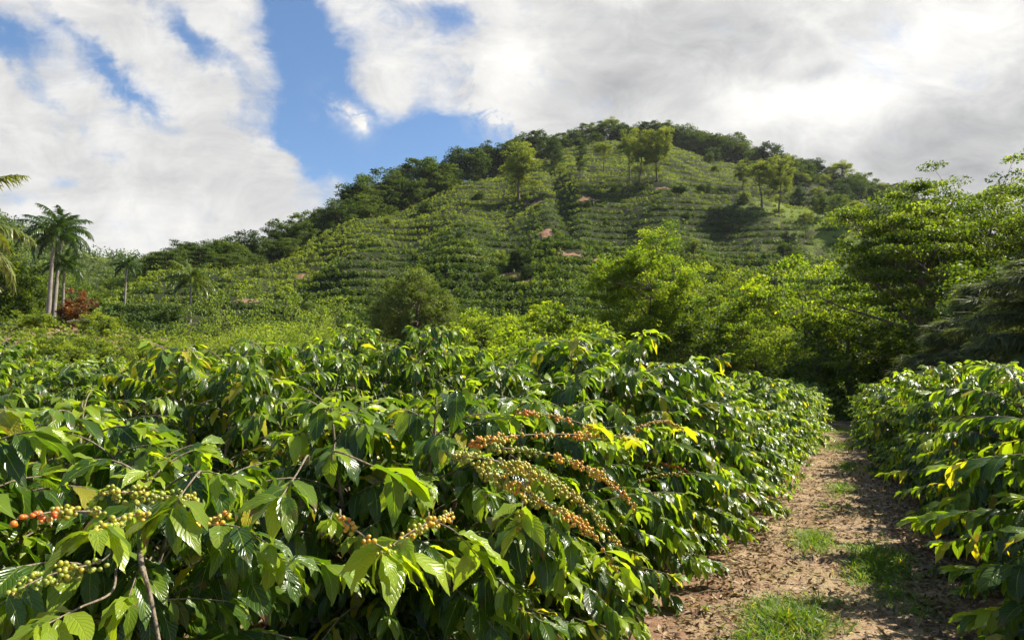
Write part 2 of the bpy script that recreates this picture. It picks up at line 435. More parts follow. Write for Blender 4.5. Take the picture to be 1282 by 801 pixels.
def leaves(mb, P, az, pitch, L, rng, shape=LEAF_HI, width=.178, bend=.9, roll=None, var=.4, yel=0., fold=.24, wave=.040, curl=None):
    """P (N,3) base; az heading; pitch start angle; leaf arcs down by `bend` along its length"""
    tau, wd = shape; N = len(P); S = len(tau)
    bend = np.broadcast_to(bend, (N,)); roll = rng.normal(0, .45, N) if roll is None else roll
    L = np.broadcast_to(L, (N,))
    dt = np.diff(tau, prepend=0)
    ang = pitch[:, None] - bend[:, None] * tau[None] ** 1.1
    hx = np.cumsum(np.cos(ang) * dt, 1) * L[:, None]; hz = np.cumsum(np.sin(ang) * dt, 1) * L[:, None]
    H = np.stack([np.sin(az), np.cos(az), np.zeros(N)], -1); S_ = np.stack([np.cos(az), -np.sin(az), np.zeros(N)], -1)
    yaw = rng.normal(0, .10, N)
    side_drift = (tau[None] ** 2) * yaw[:, None] * L[:, None]
    C = P[:, None] + H[:, None] * hx[..., None] + S_[:, None] * side_drift[..., None]; C[..., 2] += hz
    nrm = -H[:, None] * np.sin(ang)[..., None]; nrm[..., 2] += np.cos(ang)          # leaf normal
    tw = roll[:, None] + rng.normal(0, .25, N)[:, None] * tau[None]
    side = S_[:, None] * np.cos(tw)[..., None] + nrm * np.sin(tw)[..., None]
    up = nrm * np.cos(tw)[..., None] - S_[:, None] * np.sin(tw)[..., None]
    w = (wd[None] * (width * L)[:, None] * rng.uniform(.85, 1.15, (N, 1)))[..., None]
    ph = rng.uniform(0, 6.28, (N, 2)); fq = rng.uniform(13, 20, (N, 1))
    wl = (np.sin(tau[None] * fq + ph[:, :1]) * wave * L[:, None] * (wd[None] > .1))[..., None]
    wr = (np.sin(tau[None] * fq + ph[:, 1:]) * wave * L[:, None] * (wd[None] > .1))[..., None]
    fo = fold * (1 + rng.normal(0, .35, (N, 1, 1)))
    Lf = C - side * w + up * (w * fo + wl); Rt = C + side * w + up * (w * fo + wr)
    V = np.stack([Lf, C, Rt], 2).reshape(N, S * 3, 3)
    q = []; uv = []
    for i in range(S - 1):
        for j in range(2):
            q.append((i * 3 + j, i * 3 + j + 1, i * 3 + 3 + j + 1, i * 3 + 3 + j))
            uv.append(((j / 2, tau[i]), ((j + 1) / 2, tau[i]), ((j + 1) / 2, tau[i + 1]), (j / 2, tau[i + 1])))
    q = np.array(q); K = len(q)
    Q = (q[None] + (np.arange(N) * S * 3)[:, None, None]).reshape(-1, 4)
    UV = np.broadcast_to(np.array(uv)[None], (N, K, 4, 2)).reshape(-1, 4, 2)
    mb.add(V.reshape(-1, 3), Q, a=np.repeat(np.broadcast_to(var, (N,)), K), uv=UV, b=np.repeat(np.broadcast_to(yel, (N,)), K))

_ico = None
def ico():
    global _ico
    if _ico is None:
        import bmesh
        bm = bmesh.new(); bmesh.ops.create_icosphere(bm, subdivisions=2, radius=1)
        _ico = (np.array([v.co[:] for v in bm.verts]), np.array([[v.index for v in f.verts] for f in bm.faces])); bm.free()
    return _ico
def cherries(mb, P, r, ripe, rng):
    v, f = ico(); N = len(P); st = rng.uniform(.9, 1.15, (N, 1, 3)) * np.asarray(r).reshape(-1, 1, 1)
    V = P[:, None] + v[None] * st
    T = (f[None] + (np.arange(N) * len(v))[:, None, None]).reshape(-1, 3)
    # attribute 'ripe' lives in b for quads only, so cherries are stored as degenerate-free quads via triangles + var
    mb.add(V.reshape(-1, 3), None, T, a=np.repeat(ripe, len(f)))

# cherries use the 'var' attribute
nt = M['cherry'].node_tree
for n in nt.nodes:
    if n.type == 'ATTRIBUTE': n.attribute_name = 'var'

def branch_curve(p, az, pitch, L, droop, n, rng, wig=.12):
    s = np.linspace(0, 1, n); ang = pitch - droop * s ** 1.25
    a = az + np.cumsum(rng.normal(0, wig, n)) * .35
    d = np.stack([np.sin(a) * np.cos(ang), np.cos(a) * np.cos(ang), np.sin(ang)], -1)
    return p + np.concatenate([[[0, 0, 0]], np.cumsum(d[:-1], 0)]) * (L / (n - 1)), a, ang

def cluster_points(c, rng, n, rad=.012):
    d = norm(rng.normal(size=(n, 3))); return c + d * rng.uniform(.6, 1.15, (n, 1)) * rad * (1 + n * .055)

def coffee_bush(seed, H=1.8, R=.95, nst=5, LL=.135, shape=LEAF_MD, fruit=6, fruit_ripe=.45, dens=1., fresh=.35, yel=.03, step=.058, stepb=.085):
    rng = np.random.RandomState(seed)
    fol, wood = MB(), MB(); clusters = []
    P, AZ, PI_, LS, VAR, YEL, BEND, ROLL = [], [], [], [], [], [], [], []
    lat = []
    for k in range(nst):
        a0 = k * 6.283 / nst + rng.uniform(-.4, .4); b = np.array([math.sin(a0), math.cos(a0), 0])
        h = H * rng.uniform(.84, 1.0) if k else H
        base = b * rng.uniform(.04, .16); lean = rng.uniform(.15, .42) * R
        n = 9; s = np.linspace(0, 1, n)
        pts = base + b * (lean * s ** 1.4)[:, None] + np.array([0, 0, 1.]) * (h * s)[:, None] + np.cumsum(rng.normal(0, .012, (n, 3)), 0)
        pts[0, 2] = -.03
        tube(wood, pts, np.linspace(.020, .005, n), 6)
        z = .07 * h; az = rng.uniform(0, 6.28)
        while z < h * .985:
            f = z / h; p = np.array([np.interp(z, pts[:, 2], pts[:, i]) for i in range(3)])
            prof = np.interp(f, [0, .2, .45, .7, .88, 1], [.86, .98, 1.0, .84, .52, .22])
            for side in (0, math.pi):
                if rng.rand() > .93 * dens: continue
                aa = az + side + rng.normal(0, .25)
                # branches prefer to leave the middle of the bush
                out = math.atan2(p[0], p[1]); da = (aa - out + math.pi) % (2 * math.pi) - math.pi
                Lb = R * prof * (1.0 - .36 * abs(da) / math.pi) * rng.uniform(.72, 1.1) - .25 * np.hypot(p[0], p[1])
                lat.append((p, aa, max(Lb, .14), f))
            z += stepb * rng.uniform(.8, 1.25); az += math.pi / 2 + rng.normal(0, .3)
        # tuft at the top of each stem
        for q in range(9):
            P.append(pts[-1] - [0, 0, q // 2 * .022]); AZ.append(q * 2.4 + rng.uniform(-.3, .3)); PI_.append(rng.uniform(.1, .8)); LS.append(LL * rng.uniform(.55, .95))
            VAR.append(rng.uniform(.6, 1)); YEL.append(0); BEND.append(rng.uniform(.9, 1.6)); ROLL.append(rng.normal(0, .3))
    for (p, aa, Lb, f) in lat:
        n = 8; c, a, ang = branch_curve(p, aa, .15 + .75 * f ** 2 + rng.uniform(-.1, .25), Lb * 1.12, rng.uniform(.7, 1.35), n, rng)
        tube(wood, c, np.linspace(.0052, .002, n), 4)
        seg = np.linspace(0, Lb * 1.12, n); pos = Lb * .30
        lastfruit = False; nodes_f = []
        while pos < Lb * 1.12:
            t = pos / (Lb * 1.12); pp = np.array([np.interp(pos, seg, c[:, i]) for i in range(3)]); pp[2] = max(pp[2], .10); ah = np.interp(pos, seg, a); an = np.interp(pos, seg, ang)
            for sd in (-1, 1):
                if rng.rand() < .06: continue
                P.append(pp); AZ.append(ah + sd * rng.uniform(.65, 1.25) * (1.15 - .6 * t)); PI_.append(rng.uniform(-.95, .12) + .3 * an)
                LS.append(LL * rng.choice([.6, .8, 1., 1., 1.15, 1.3]) * rng.uniform(.9, 1.1) * (1 - .32 * max(0, t - .8) / .2))
                fr = np.clip((t - .72) / .28, 0, 1) * rng.uniform(.3, 1.) * fresh * 1.8
                VAR.append(np.clip(rng.beta(1.3, 3) * .9 + fr * (.4 + .8 * f), 0, 1)); YEL.append(rng.uniform(.35, 1) if rng.rand() < yel else 0)
                BEND.append(rng.uniform(.35, 1.25)); ROLL.append(-sd * rng.uniform(-.15, .55))
            nodes_f.append(pp); pos += step * rng.uniform(.85, 1.2)
        for sd in (-1, 1, 0):
            P.append(c[-1]); AZ.append(a[-1] + sd * .5); PI_.append(ang[-1] * .4 + rng.uniform(-.1, .5)); LS.append(LL * rng.uniform(.5, .85)); VAR.append(np.clip(rng.uniform(.4, 1) * (.4 + fresh), 0, 1)); YEL.append(0)
            BEND.append(rng.uniform(.5, 1.2)); ROLL.append(rng.normal(0, .3))
        if fruit and len(nodes_f) > 4: clusters.append((nodes_f, rng.rand(), f, Lb))
    P = np.array(P)
    leaves(fol, P, np.array(AZ), np.array(PI_), np.array(LS), rng, shape, bend=np.array(BEND), roll=np.array(ROLL), var=np.array(VAR), yel=np.array(YEL))
    parts = [('foliage', fol.mesh('coffee_foliage', M['coffee']), None), ('branches', wood.mesh('coffee_branches', M['bark']), None)]
    # the outermost, longest branches bear fruit
    clusters.sort(key=lambda q: -(q[3] * (.6 + .8 * q[1])))
    for nodes_f, r_, f, Lb in clusters[:fruit]:
        mb = MB(); m0 = np.clip(fruit_ripe + rng.normal(0, .22), 0, 1); C, Rp = [], []
        nf = np.array(nodes_f[1:-2]); nf = nf[:9]
        if len(nf) < 2: continue
        tt = np.arange(0, len(nf) - 1, .34); nf = np.stack([np.interp(tt, np.arange(len(nf)), nf[:, i]) for i in range(3)], -1)
        for iq, nd in enumerate(nf):
            k = rng.randint(4, 8) if iq % 3 == 0 else rng.randint(1, 4); C.append(cluster_points(nd - [0, 0, .004], rng, k)); Rp.append(np.clip(m0 + rng.normal(0, .16, k), 0, 1))
        if not C: continue
        C = np.concatenate(C); cherries(mb, C, rng.uniform(.0062, .0085, len(C)), np.concatenate(Rp), rng)
        parts.append(('cherry_cluster', mb.mesh('coffee_cherries', M['cherry']), None))
    return Proto('coffee_bush', parts), len(P)
# ------------------------------------------------------------------ coffee hedges
rs = np.random.RandomState(11)
NEAR = [coffee_bush(20 + i, H=1.72 + .05 * (i % 3), R=.95, nst=6, LL=.160, step=.043, shape=LEAF_HI, fruit=[10, 16, 8, 12][i], fruit_ripe=[.3, .45, .35, .6][i], yel=.05 + .03 * (i == 1), stepb=.074, fresh=.6)[0] for i in range(4)]
MID = [coffee_bush(40 + i, H=1.75, R=.98, nst=6, LL=.150, step=.050, shape=LEAF_MD, fruit=[5, 9, 4, 7, 8][i], fruit_ripe=[.4, .55, .3, .6, .35][i], yel=[.04, .10, .05, .07, .14][i], fresh=[.5, .8, .6, .7, .6][i])[0] for i in range(5)]
FARB = [coffee_bush(60 + i, H=1.75, R=.98, nst=6, LL=.15, shape=LEAF_LO, fruit=0, yel=.05, step=.066, stepb=.095, fresh=.5)[0] for i in range(3)]

def place_bush(proto, s, off, sc, rz, label, grp, zs=1.):
    x, y = rowpos(s, off)
    return proto.place((x, y, gh(x, y) - .02), rz, (sc, sc, sc * zs), label, 'coffee bush', grp)

ROWS = {  # offset from the camera line, start, end, height factor along s
    'nearest hedge left of the path': (-1.93, .0, 34),
    'second hedge left of the path': (-4.75, -1.6, 30),
    'third hedge left of the path': (-7.6, -3.5, 27),
    'fourth hedge left of the path': (-10.4, -5.5, 24),
    'fifth hedge left of the path': (-13.2, -7, 20),
    'hedge right of the path': (1.62, 2.9, 34),
    'second hedge right of the path': (4.5, 9.5, 30),
}
HERO = []
HL1 = [(.0, .92), (1.25, .90), (2.6, .95), (4.05, 1.13), (5.35, 1.05)]
def in_view(x, y, m=.12):
    return y > .3 and abs(x / y) < .75 + m + 1.4 / max(y, 1.2)
for rname, (off, s0, s1) in ROWS.items():
    k = 0; s = s0; first = off in (-1.93,)
    while s < s1:
        o_ = off + rs.uniform(-.12, .12) + (.42 * min(max((s - 7) / 14, 0), 1) if off == -1.93 else -.42 * min(max((s - 7) / 14, 0), 1) if off == 1.62 else 0); x, y = rowpos(s, o_); d = math.hypot(x, y)
        ok = in_view(x, y)
        if off == 1.62 and x / max(y, .1) > 1.5: ok = False
        if ok:
            if first and k < 5: sc, zs = HL1[k][1], 1.; proto = NEAR[[0, 3, 2, 1, 0][k]]; sc = {0: .86, 1: .9, 2: .97, 3: 1.03, 4: 1.03}[k]; zs = HL1[k][1] / sc
            else:
                sc = rs.uniform(.92, 1.08) * (1.02 if off == 1.62 else 1); zs = rs.uniform(.86, 1.08)
                proto = NEAR[rs.randint(4)] if d < 5.2 else (MID[rs.randint(5)] if d < 19 else FARB[rs.randint(3)])
                if off < -4: zs *= rs.uniform(1.0, 1.2)
                if d > 15 and off > -3: zs *= .9
            lab = f"{['dense', 'glossy', 'leafy', 'full'][k % 4]} coffee bush, {ordinal(k + 1)} from the front in the {rname}"
            if first and k == 3: lab = 'tall coffee bush at centre front, its bare arching branches loaded with orange cherries'
            if first and k == 0: lab = 'low broad-leaved coffee bush in the front left corner with red cherries'
            e_ = place_bush(proto, s, o_, sc, rs.uniform(0, 6.28), lab, 'coffee bushes in the ' + rname, zs)
            if first and k < 5: HERO.append(e_)
            k += 1
        s += 1.32 if first and k < 5 else rs.uniform(1.15, 1.45)

# branches that lean out of the nearest bushes, with their cherries and leaf sprays
def wl(e, p):
    q = np.asarray(p, float) - np.array(e.location[:]); a = -e.rotation_euler[2]; c, s_ = math.cos(a), math.sin(a)
    return np.stack([(q[..., 0] * c - q[..., 1] * s_) / e.scale[0], (q[..., 0] * s_ + q[..., 1] * c) / e.scale[1], q[..., 2] / e.scale[2]], -1)
def sidept(px, py, o=.92):
    u = ray(px, py); u = u / u[1]; Y_ = o / (UX - u[0] * UY); return np.array([u[0] * Y_, Y_, u[2] * Y_ + EYE])
def bez(P, n=22):
    P = np.array(P); P = np.concatenate([[2 * P[0] - P[1]], P, [2 * P[-1] - P[-2]]]); out = []
    for q in np.linspace(0, len(P) - 3 - 1e-6, n):
        i = int(q); t = q - i; a, b, c, d = P[i:i + 4]
        out.append(.5 * (2 * b + (c - a) * t + (2 * a - 5 * b + 4 * c - d) * t * t + (3 * b - 3 * c + d - a) * t ** 3))
    return np.array(out)
rh = np.random.RandomState(91)
def hero_branch(e, pts, ripe=None, dense=1., spray=0, LL=.13, var=.7, r=.0032, yel=0., inset=.28):
    """pts: (column, row, sideways offset); the branch starts deeper inside the bush"""
    W = [sidept(*q) for q in pts]; ax = W[0] * [1, 1, 0]; ax = ax / np.linalg.norm(ax)
    inner = W[0] - (W[1] - W[0]) * .15 + ax * .52 + [0, 0, -.08]
    C = bez([inner] + W, 22); L = np.linalg.norm(np.diff(C, axis=0), axis=1).sum()
    wd = MB(); tube(wd, wl(e, C), np.linspace(r, r * .45, 22), 6); br = wd.build('fruiting_branch' if ripe is not None else 'branch', M['bark'], e)
    if ripe is not None:
        nn = int(L * .72 / .040); t = np.linspace(.24, .97, nn) + rh.uniform(-.012, .012, nn)
        for i, tt in enumerate(t):
            if rh.rand() < .10: continue
            k = max(3, int(rh.choice([3, 5, 8, 11, 16]) * dense)); q_ = np.clip(tt + rh.uniform(-.016, .016, k) / L, 0, 1)
            nd = np.stack([np.interp(q_, np.linspace(0, 1, 22), C[:, j]) for j in range(3)], -1)
            C_ = nd - [0, 0, .005] + norm(rh.normal(size=(k, 3))) * rh.uniform(.55, 1.1, (k, 1)) * (.010 + .0009 * k)
            mb = MB(); cherries(mb, wl(e, C_), rh.uniform(.0045, .0070, k), np.clip(ripe(tt) + rh.normal(0, .10) + rh.normal(0, .10, k), 0, 1), rh)
            mb.build('cherry_cluster', M['cherry'], br)
    if spray:
        P, A, Pt, Ls = [], [], [], []
        base = math.atan2(C[-1][0] - C[-5][0], C[-1][1] - C[-5][1])
        for i in range(spray):
            tt = 1 - (i // 2) * .055 / L; nd = np.array([np.interp(tt, np.linspace(0, 1, 22), C[:, j]) for j in range(3)])
            P.append(nd); A.append(base + (-1) ** i * rh.uniform(.35, 1.35)); Pt.append(rh.uniform(-.7, .15)); Ls.append(LL * .86 * rh.uniform(.8, 1.15) * (1 if i > 1 else .75))
        mb = MB(); n = len(P); leaves(mb, np.array(P), np.array(A), np.array(Pt), np.array(Ls), rh, LEAF_HI, width=.175, bend=rh.uniform(.4, 1.2, n), var=np.clip(rh.normal(var, .15, n), 0, 1), yel=yel * (rh.rand(n) < .6))
        v = np.concatenate(mb.v); mb.v = [wl(e, v)]; o = mb.build('leaf_spray', M['coffee'], br)
G_, O_ = (lambda t: .12 + .15 * t), (lambda t: .35 + .40 * t)
b3, b2, b1, b0, b4 = HERO[3], HERO[2], HERO[1], HERO[0], HERO[4]
hero_branch(b3, [(575, 570, 1.10), (650, 585, 1.0), (725, 625, .96), (780, 686, .93)], lambda t: .15 + .30 * t, 1.4, 0)
hero_branch(b3, [(620, 560, 1.12), (700, 572, 1.02), (760, 600, .98), (800, 640, .94)], lambda t: .18 + .35 * (t > .55), .9, 4, .13)
hero_branch(b3, [(600, 552, 1.18), (690, 543, 1.10), (800, 548, 1.04)], lambda t: .62 - .12 * t, .8, 8, .15, .9, yel=.45)
hero_branch(b3, [(640, 570, 1.12), (662, 590, 1.02), (655, 625, .97), (650, 665, .94)], lambda t: .40, .8, 9, .16, .8)
hero_branch(b3, [(610, 590, 1.10), (685, 630, 1.0), (745, 668, .94)], lambda t: .15 + .5 * t, 1.4, 0)
hero_branch(b3, [(650, 515, 1.18), (700, 522, 1.12), (755, 538, 1.06)], lambda t: .60, .7, 7, .15, .85, yel=.35)
hero_branch(b3, [(670, 625, 1.08), (730, 655, .98), (775, 716, .92)], lambda t: .25 + .25 * t, 1.1, 8, .16, .8)
hero_branch(b3, [(800, 535, 1.14), (830, 526, 1.07), (862, 540, 1.02)], lambda t: .55, .35, 8, .14, .95, yel=.6)
hero_branch(b2, [(560, 645, 1.05), (520, 662, .98), (478, 692, .94)], lambda t: .45, .5, 8, .16, .8)
hero_branch(b2, [(430, 650, 1.05), (470, 680, .96), (515, 700, .93)], lambda t: .5, .45, 10, .17, .9)
hero_branch(b2, [(540, 650, 1.05), (570, 665, .97), (600, 700, .93)], None, 1, 10, .16, .8)
hero_branch(b2, [(420, 565, 1.05), (460, 580, .98), (505, 600, .95)], None, 1, 9, .16, .75)
hero_branch(b2, [(385, 570, 1.15), (372, 592, 1.08), (352, 622, 1.04)], None, 1, 9, .14, .6)
hero_branch(b1, [(190, 640, 1.35), (150, 648, 1.28), (115, 665, 1.24)], lambda t: .3, .3, 11, .125, .85)
hero_branch(b1, [(250, 590, 1.35), (230, 615, 1.28), (215, 640, 1.24)], None, 1, 9, .125, .75)
hero_branch(b1, [(240, 625, 1.5), (190, 618, 1.46), (130, 615, 1.44)], lambda t: .12, 1.0, 0)
hero_branch(b1, [(176, 700, 1.5), (188, 745, 1.42), (200, 805, 1.36)], None, 1, 0, r=.009)
hero_branch(b1, [(215, 655, 1.45), (255, 655, 1.4), (285, 640, 1.36)], lambda t: .5, .3, 0)
hero_branch(b1, [(120, 640, 1.5), (70, 640, 1.45), (20, 650, 1.42)], lambda t: .3 + .65 * (t > .7), .6, 0)
hero_branch(b1, [(130, 700, 1.45), (60, 720, 1.4), (10, 745, 1.35)], lambda t: .08, .9, 6, .13, .5)
hero_branch(b1, [(140, 740, 1.3), (100, 760, 1.24), (50, 785, 1.2)], None, 1, 9, .12, .8)
# ------------------------------------------------------------------ trees
def kites(mb, C, rng, size, var, yel=0., up=.6, droop=0., aspect=.55):
    """one folded leaf (two faces share a midrib) at every point"""
    N = len(C); n = norm(rng.normal(size=(N, 3)) + np.array([0, 0, up * 2.2])); t = norm(np.cross(n, rng.normal(size=(N, 3)))); t[:, 2] -= droop; t = norm(t)
    s = norm(np.cross(t, n)); n = np.cross(s, t); L = (np.broadcast_to(size, (N,)) * rng.uniform(.7, 1.3, N))[:, None]
    a = C - t * L * .5; b = C + t * L * .5 - n * L * .12; m = C + n * L * .02
    l = m - s * L * aspect * .5 + n * L * .08; r = m + s * L * aspect * .5 + n * L * .08
    V = np.stack([a, l, b, r], 1)
    q = np.arange(N * 4).reshape(N, 4)
    mb.add(V.reshape(-1, 3), q, a=np.broadcast_to(var, (N,)), b=np.broadcast_to(yel, (N,)))

def make_tree(seed, H=10., crown=(0, 0, 7, 3.5, 3.5, 3.2), trunk_r=.18, fork=.35, ncl=90, per=60, leaf=.22, flat=.5, cr=.75, mat='broad', limbs=7, lean=(0, 0), hollow=.45,
              vmean=.4, vspread=.25, yel=.0, up=.6, droop=.0, layers=0, name='broadleaf_tree', bark='tree_bark', lowskirt=False, k=6, twigs=True, rough=.35, trunks=1):
    rng = np.random.RandomState(seed); cx, cy_, cz, rx, ry, rz = crown
    wood, fol = MB(), MB()
    nz = [SineNoise(seed * 3 + i, .9 / max(rx, 1), 5, 3) for i in range(2)]
    cen = []
    while len(cen) < ncl:
        d = norm(rng.normal(size=3)); rad = hollow + (1 - hollow) * rng.rand() ** .6
        if d[2] < -.35 and not lowskirt and rng.rand() < .75: continue
        k_ = 1 + rough * float(nz[0](d[0] * rx, d[1] * rx, d[2] * rx))
        p = np.array([cx + d[0] * rx * rad * k_, cy_ + d[1] * ry * rad * k_, cz + d[2] * rz * rad * k_])
        if layers:
            lz = round((p[2] - cz) / (2 * rz / layers)) * (2 * rz / layers); p[2] = cz + lz + (p[2] - cz - lz) * .55 - .1 * np.hypot(p[0] - cx, p[1] - cy_) * .3
        if p[2] < .25: continue
        cen.append(p)
    cen = np.array(cen)
    skel = []                                     # points that carry twigs
    for tk in range(trunks):
        b0 = np.array([rng.uniform(-.5, .5), rng.uniform(-.5, .5), 0]) * (trunks > 1)
        n = 9; s = np.linspace(0, 1, n); top = np.array([cx + b0[0] * rx * 1.0, cy_ + b0[1] * ry * 1.0, cz + rz * .45])
        pts = b0 + (top - b0) * s[:, None] + np.array([lean[0], lean[1], 0]) * (np.sin(s * math.pi))[:, None] + np.cumsum(rng.normal(0, H * .008, (n, 3)), 0) * (s[:, None] > 0)
        pts[0] = b0; pts[0, 2] = -.3
        rr = trunk_r / math.sqrt(trunks) * (1.25 - 1.0 * s) ; rr[0] *= 1.3
        tube(wood, pts, np.maximum(rr, .02), 8); skel += [(p, max(trunk_r * .2, .02)) for p in pts[int(n * fork):]]
        for i in range(limbs):
            f = rng.uniform(fork, .92); p = np.array([np.interp(f, s, pts[:, j]) for j in range(3)])
            tgt = cen[rng.randint(len(cen))] if i % 2 else cen[np.argmax(norm(cen - p) @ norm(np.array([math.sin(i * 2.4 + tk), math.cos(i * 2.4 + tk), rng.uniform(-.1, .7)])))]
            m = 7; q = np.linspace(0, 1, m)[:, None]
            c = p + (tgt - p) * q; c[:, 2] += np.sin(q[:, 0] * math.pi) * rng.uniform(-.03, .12) * np.linalg.norm(tgt - p) ; c += np.cumsum(rng.normal(0, H * .006, (m, 3)), 0) * (q > 0)
            r0 = np.interp(f, s, rr) * .55
            tube(wood, c, np.linspace(r0, r0 * .25, m), 6); skel += [(x, r0 * .4) for x in c[2:]]
    SP = np.array([a for a, _ in skel])
    cv = np.clip(vmean + rng.normal(0, vspread, ncl), 0, 1)
    for c, v in zip(cen, cv):
        if twigs:
            dd = np.linalg.norm(SP - c, axis=1); p = SP[np.argmin(dd)]; m = 4; q = np.linspace(0, 1, m)[:, None]
            cc = p + (c - p) * q; cc[:, 2] -= np.sin(q[:, 0] * math.pi) * .06 * dd.min(); tube(wood, cc, np.linspace(max(.012 * H / 10 + .008, .012), .008, m), 4)
    R = cr * rng.uniform(.65, 1.35, ncl)
    d = norm(rng.normal(size=(ncl, per, 3))) * (rng.rand(ncl, per, 1) ** .45)
    C = cen[:, None] + d * np.stack([R, R, R * flat], -1)[:, None]
    if droop: C[..., 2] -= droop * .25 * (d[..., 0] ** 2 + d[..., 1] ** 2) * R[:, None]
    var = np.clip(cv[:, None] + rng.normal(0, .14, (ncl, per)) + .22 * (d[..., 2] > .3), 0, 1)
    ye = (rng.rand(ncl, per) < yel) * rng.uniform(.3, 1, (ncl, per))
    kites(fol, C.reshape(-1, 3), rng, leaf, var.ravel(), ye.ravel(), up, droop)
    return Proto(name, [('crown', fol.mesh('tree_crown', M[mat]), None), ('trunk', wood.mesh('tree_trunk', M[bark]), None)])

def frond(mb, base, az, pitch, L, droop, rng, nl=46, ll=.5, vee=.30, var=.45, width=.055, yel=0.):
    m = 14; s = np.linspace(0, 1, m); ang = pitch - droop * s ** 1.3
    d = np.stack([math.sin(az) * np.cos(ang), math.cos(az) * np.cos(ang), np.sin(ang)], -1)
    c = base + np.concatenate([[[0, 0, 0]], np.cumsum(d[:-1], 0)]) * (L / (m - 1))
    tube(mb, c, np.linspace(.035, .006, m) * (L / 3), 4)
    t = np.linspace(.14, 1, nl); P = np.stack([np.interp(t, s, c[:, i]) for i in range(3)], -1); an = np.interp(t, s, ang)
    for sd in (-1, 1):
        A = az + sd * (1.25 - .75 * t) + rng.normal(0, .10, nl); Ln = ll * L / 3 * np.interp(t, [.14, .35, .8, 1], [.7, 1.1, .8, .35]) * rng.uniform(.85, 1.1, nl)
        leaves(mb, P, A, vee + .5 * an + rng.normal(0, .12, nl), Ln, rng, (np.array([0, .35, 1.]), np.array([.5, 1., .05])), width=width / ll, bend=rng.uniform(.7, 1.6, nl),
               roll=np.full(nl, -sd * .5), var=np.clip(var + rng.normal(0, .12, nl), 0, 1), yel=yel, fold=.1, wave=0)

def make_palm(seed, H=9., r=.17, L=3., n=15, name='royal_palm', shaft=True, var=.35, yel=.0, ll=.55, dead=2):
    rng = np.random.RandomState(seed); parts = []
    mb = MB(); s = np.linspace(0, 1, 14); sway = rng.normal(0, .02 * H, 2)
    pts = np.stack([sway[0] * s ** 2, sway[1] * s ** 2, H * s - .4 * (1 - s)], -1)
    rad = r * (1.12 - .35 * s + .10 * np.exp(-((s - .35) / .22) ** 2)); rad[0] *= 1.35
    # ring scars: alternate radii
    S2 = np.linspace(0, 1, 60); pts2 = np.stack([np.interp(S2, s, pts[:, i]) for i in range(3)], -1); rad2 = np.interp(S2, s, rad) * (1 + .035 * (np.arange(60) % 3 == 0))
    tube(mb, pts2, rad2, 12); parts.append(('trunk', mb.mesh('palm_trunk', M['palm_bark']), None))
    top = pts[-1].copy()
    if shaft:
        mb = MB(); q = np.linspace(0, 1, 7); tube(mb, top + np.array([0, 0, 1.]) * (q * H * .13)[:, None], r * np.array([.82, .95, .95, .85, .7, .5, .2]), 10)
        parts.append(('crownshaft', mb.mesh('palm_crownshaft', M['palm_shaft']), None)); top = top + [0, 0, H * .12]
    for i in range(n):
        mb = MB(); f = i / n; az = i * 2.39996 + rng.uniform(-.15, .15)
        frond(mb, top - [0, 0, .25 * f * r * 3], az, 1.3 - 1.65 * f + rng.uniform(-.1, .1), L * rng.uniform(.85, 1.1), 1.25 + .5 * f + rng.uniform(-.15, .2), rng, ll=ll, var=np.clip(var + rng.normal(0, .1), 0, 1), yel=yel * rng.uniform(.3, 1))
        parts.append(('frond', mb.mesh('palm_frond', M['palm']), None))
    return Proto(name, parts)

m_, nt_ = new_mat('palm_shaft'); finish(nt_, (.09, .14, .035), .4, .4); M['palm_shaft'] = m_

def put(proto, px, base_py, r, label, cat='tree', rz=0., sc=1., group=None, dz=0., parts=None):
    """stand a thing on the terrain in the direction of a photograph column, r metres away"""
    az = math.atan((px - 641) / F / math.cos(PITCH)); x, y = r * math.sin(az), r * math.cos(az)
    return proto.place((x, y, gh(x, y) + dz), rz, sc, label, cat, group, parts)

# middle ground, left to right --------------------------------------------------
T_open = make_tree(201, H=11, crown=(.2, 0, 6.4, 3.4, 3.2, 3.7), trunk_r=.20, fork=.2, ncl=300, per=150, leaf=.14, flat=.6, cr=.58, mat='broad', limbs=14, vmean=.45, vspread=.25, lowskirt=True, rough=.3, hollow=.35, yel=.02)
T_layer = make_tree(202, H=9, crown=(0, 0, 5.4, 3.4, 3.2, 2.9), trunk_r=.17, fork=.25, ncl=120, per=120, leaf=.16, flat=.42, cr=.72, mat='deep', limbs=10, vmean=.55, vspread=.22, droop=.4, rough=.35, yel=.02, trunks=2)
T_layer2 = make_tree(203, H=8, crown=(0, 0, 4.8, 3.8, 3.2, 2.7), trunk_r=.16, fork=.25, ncl=120, per=120, leaf=.16, flat=.42, cr=.75, mat='broad', limbs=10, vmean=.42, vspread=.25, droop=.4, rough=.35, yel=.03)
T_big = make_tree(204, H=15, crown=(.6, 0, 9.6, 4.6, 4.4, 4.9), trunk_r=.26, fork=.3, ncl=250, per=150, leaf=.18, flat=.28, cr=.95, mat='deep', limbs=20, vmean=.38, vspread=.25, layers=9, droop=.5, rough=.35, lean=(-.4, 0), hollow=.3)
T_big2 = make_tree(205, H=16, crown=(0, 0, 10.4, 6.0, 5.5, 5.6), trunk_r=.32, fork=.35, ncl=230, per=140, leaf=.18, flat=.30, cr=1.0, mat='deep', limbs=18, vmean=.42, vspread=.25, layers=8, droop=.4, rough=.4, hollow=.3, yel=.01)
T_dark = make_tree(206, H=8, crown=(0, 0, 4.4, 3.6, 3.4, 3.6), trunk_r=.2, ncl=170, per=80, leaf=.22, flat=.6, cr=.75, mat='deep', limbs=9, vmean=.28, vspread=.2, lowskirt=True, rough=.25)
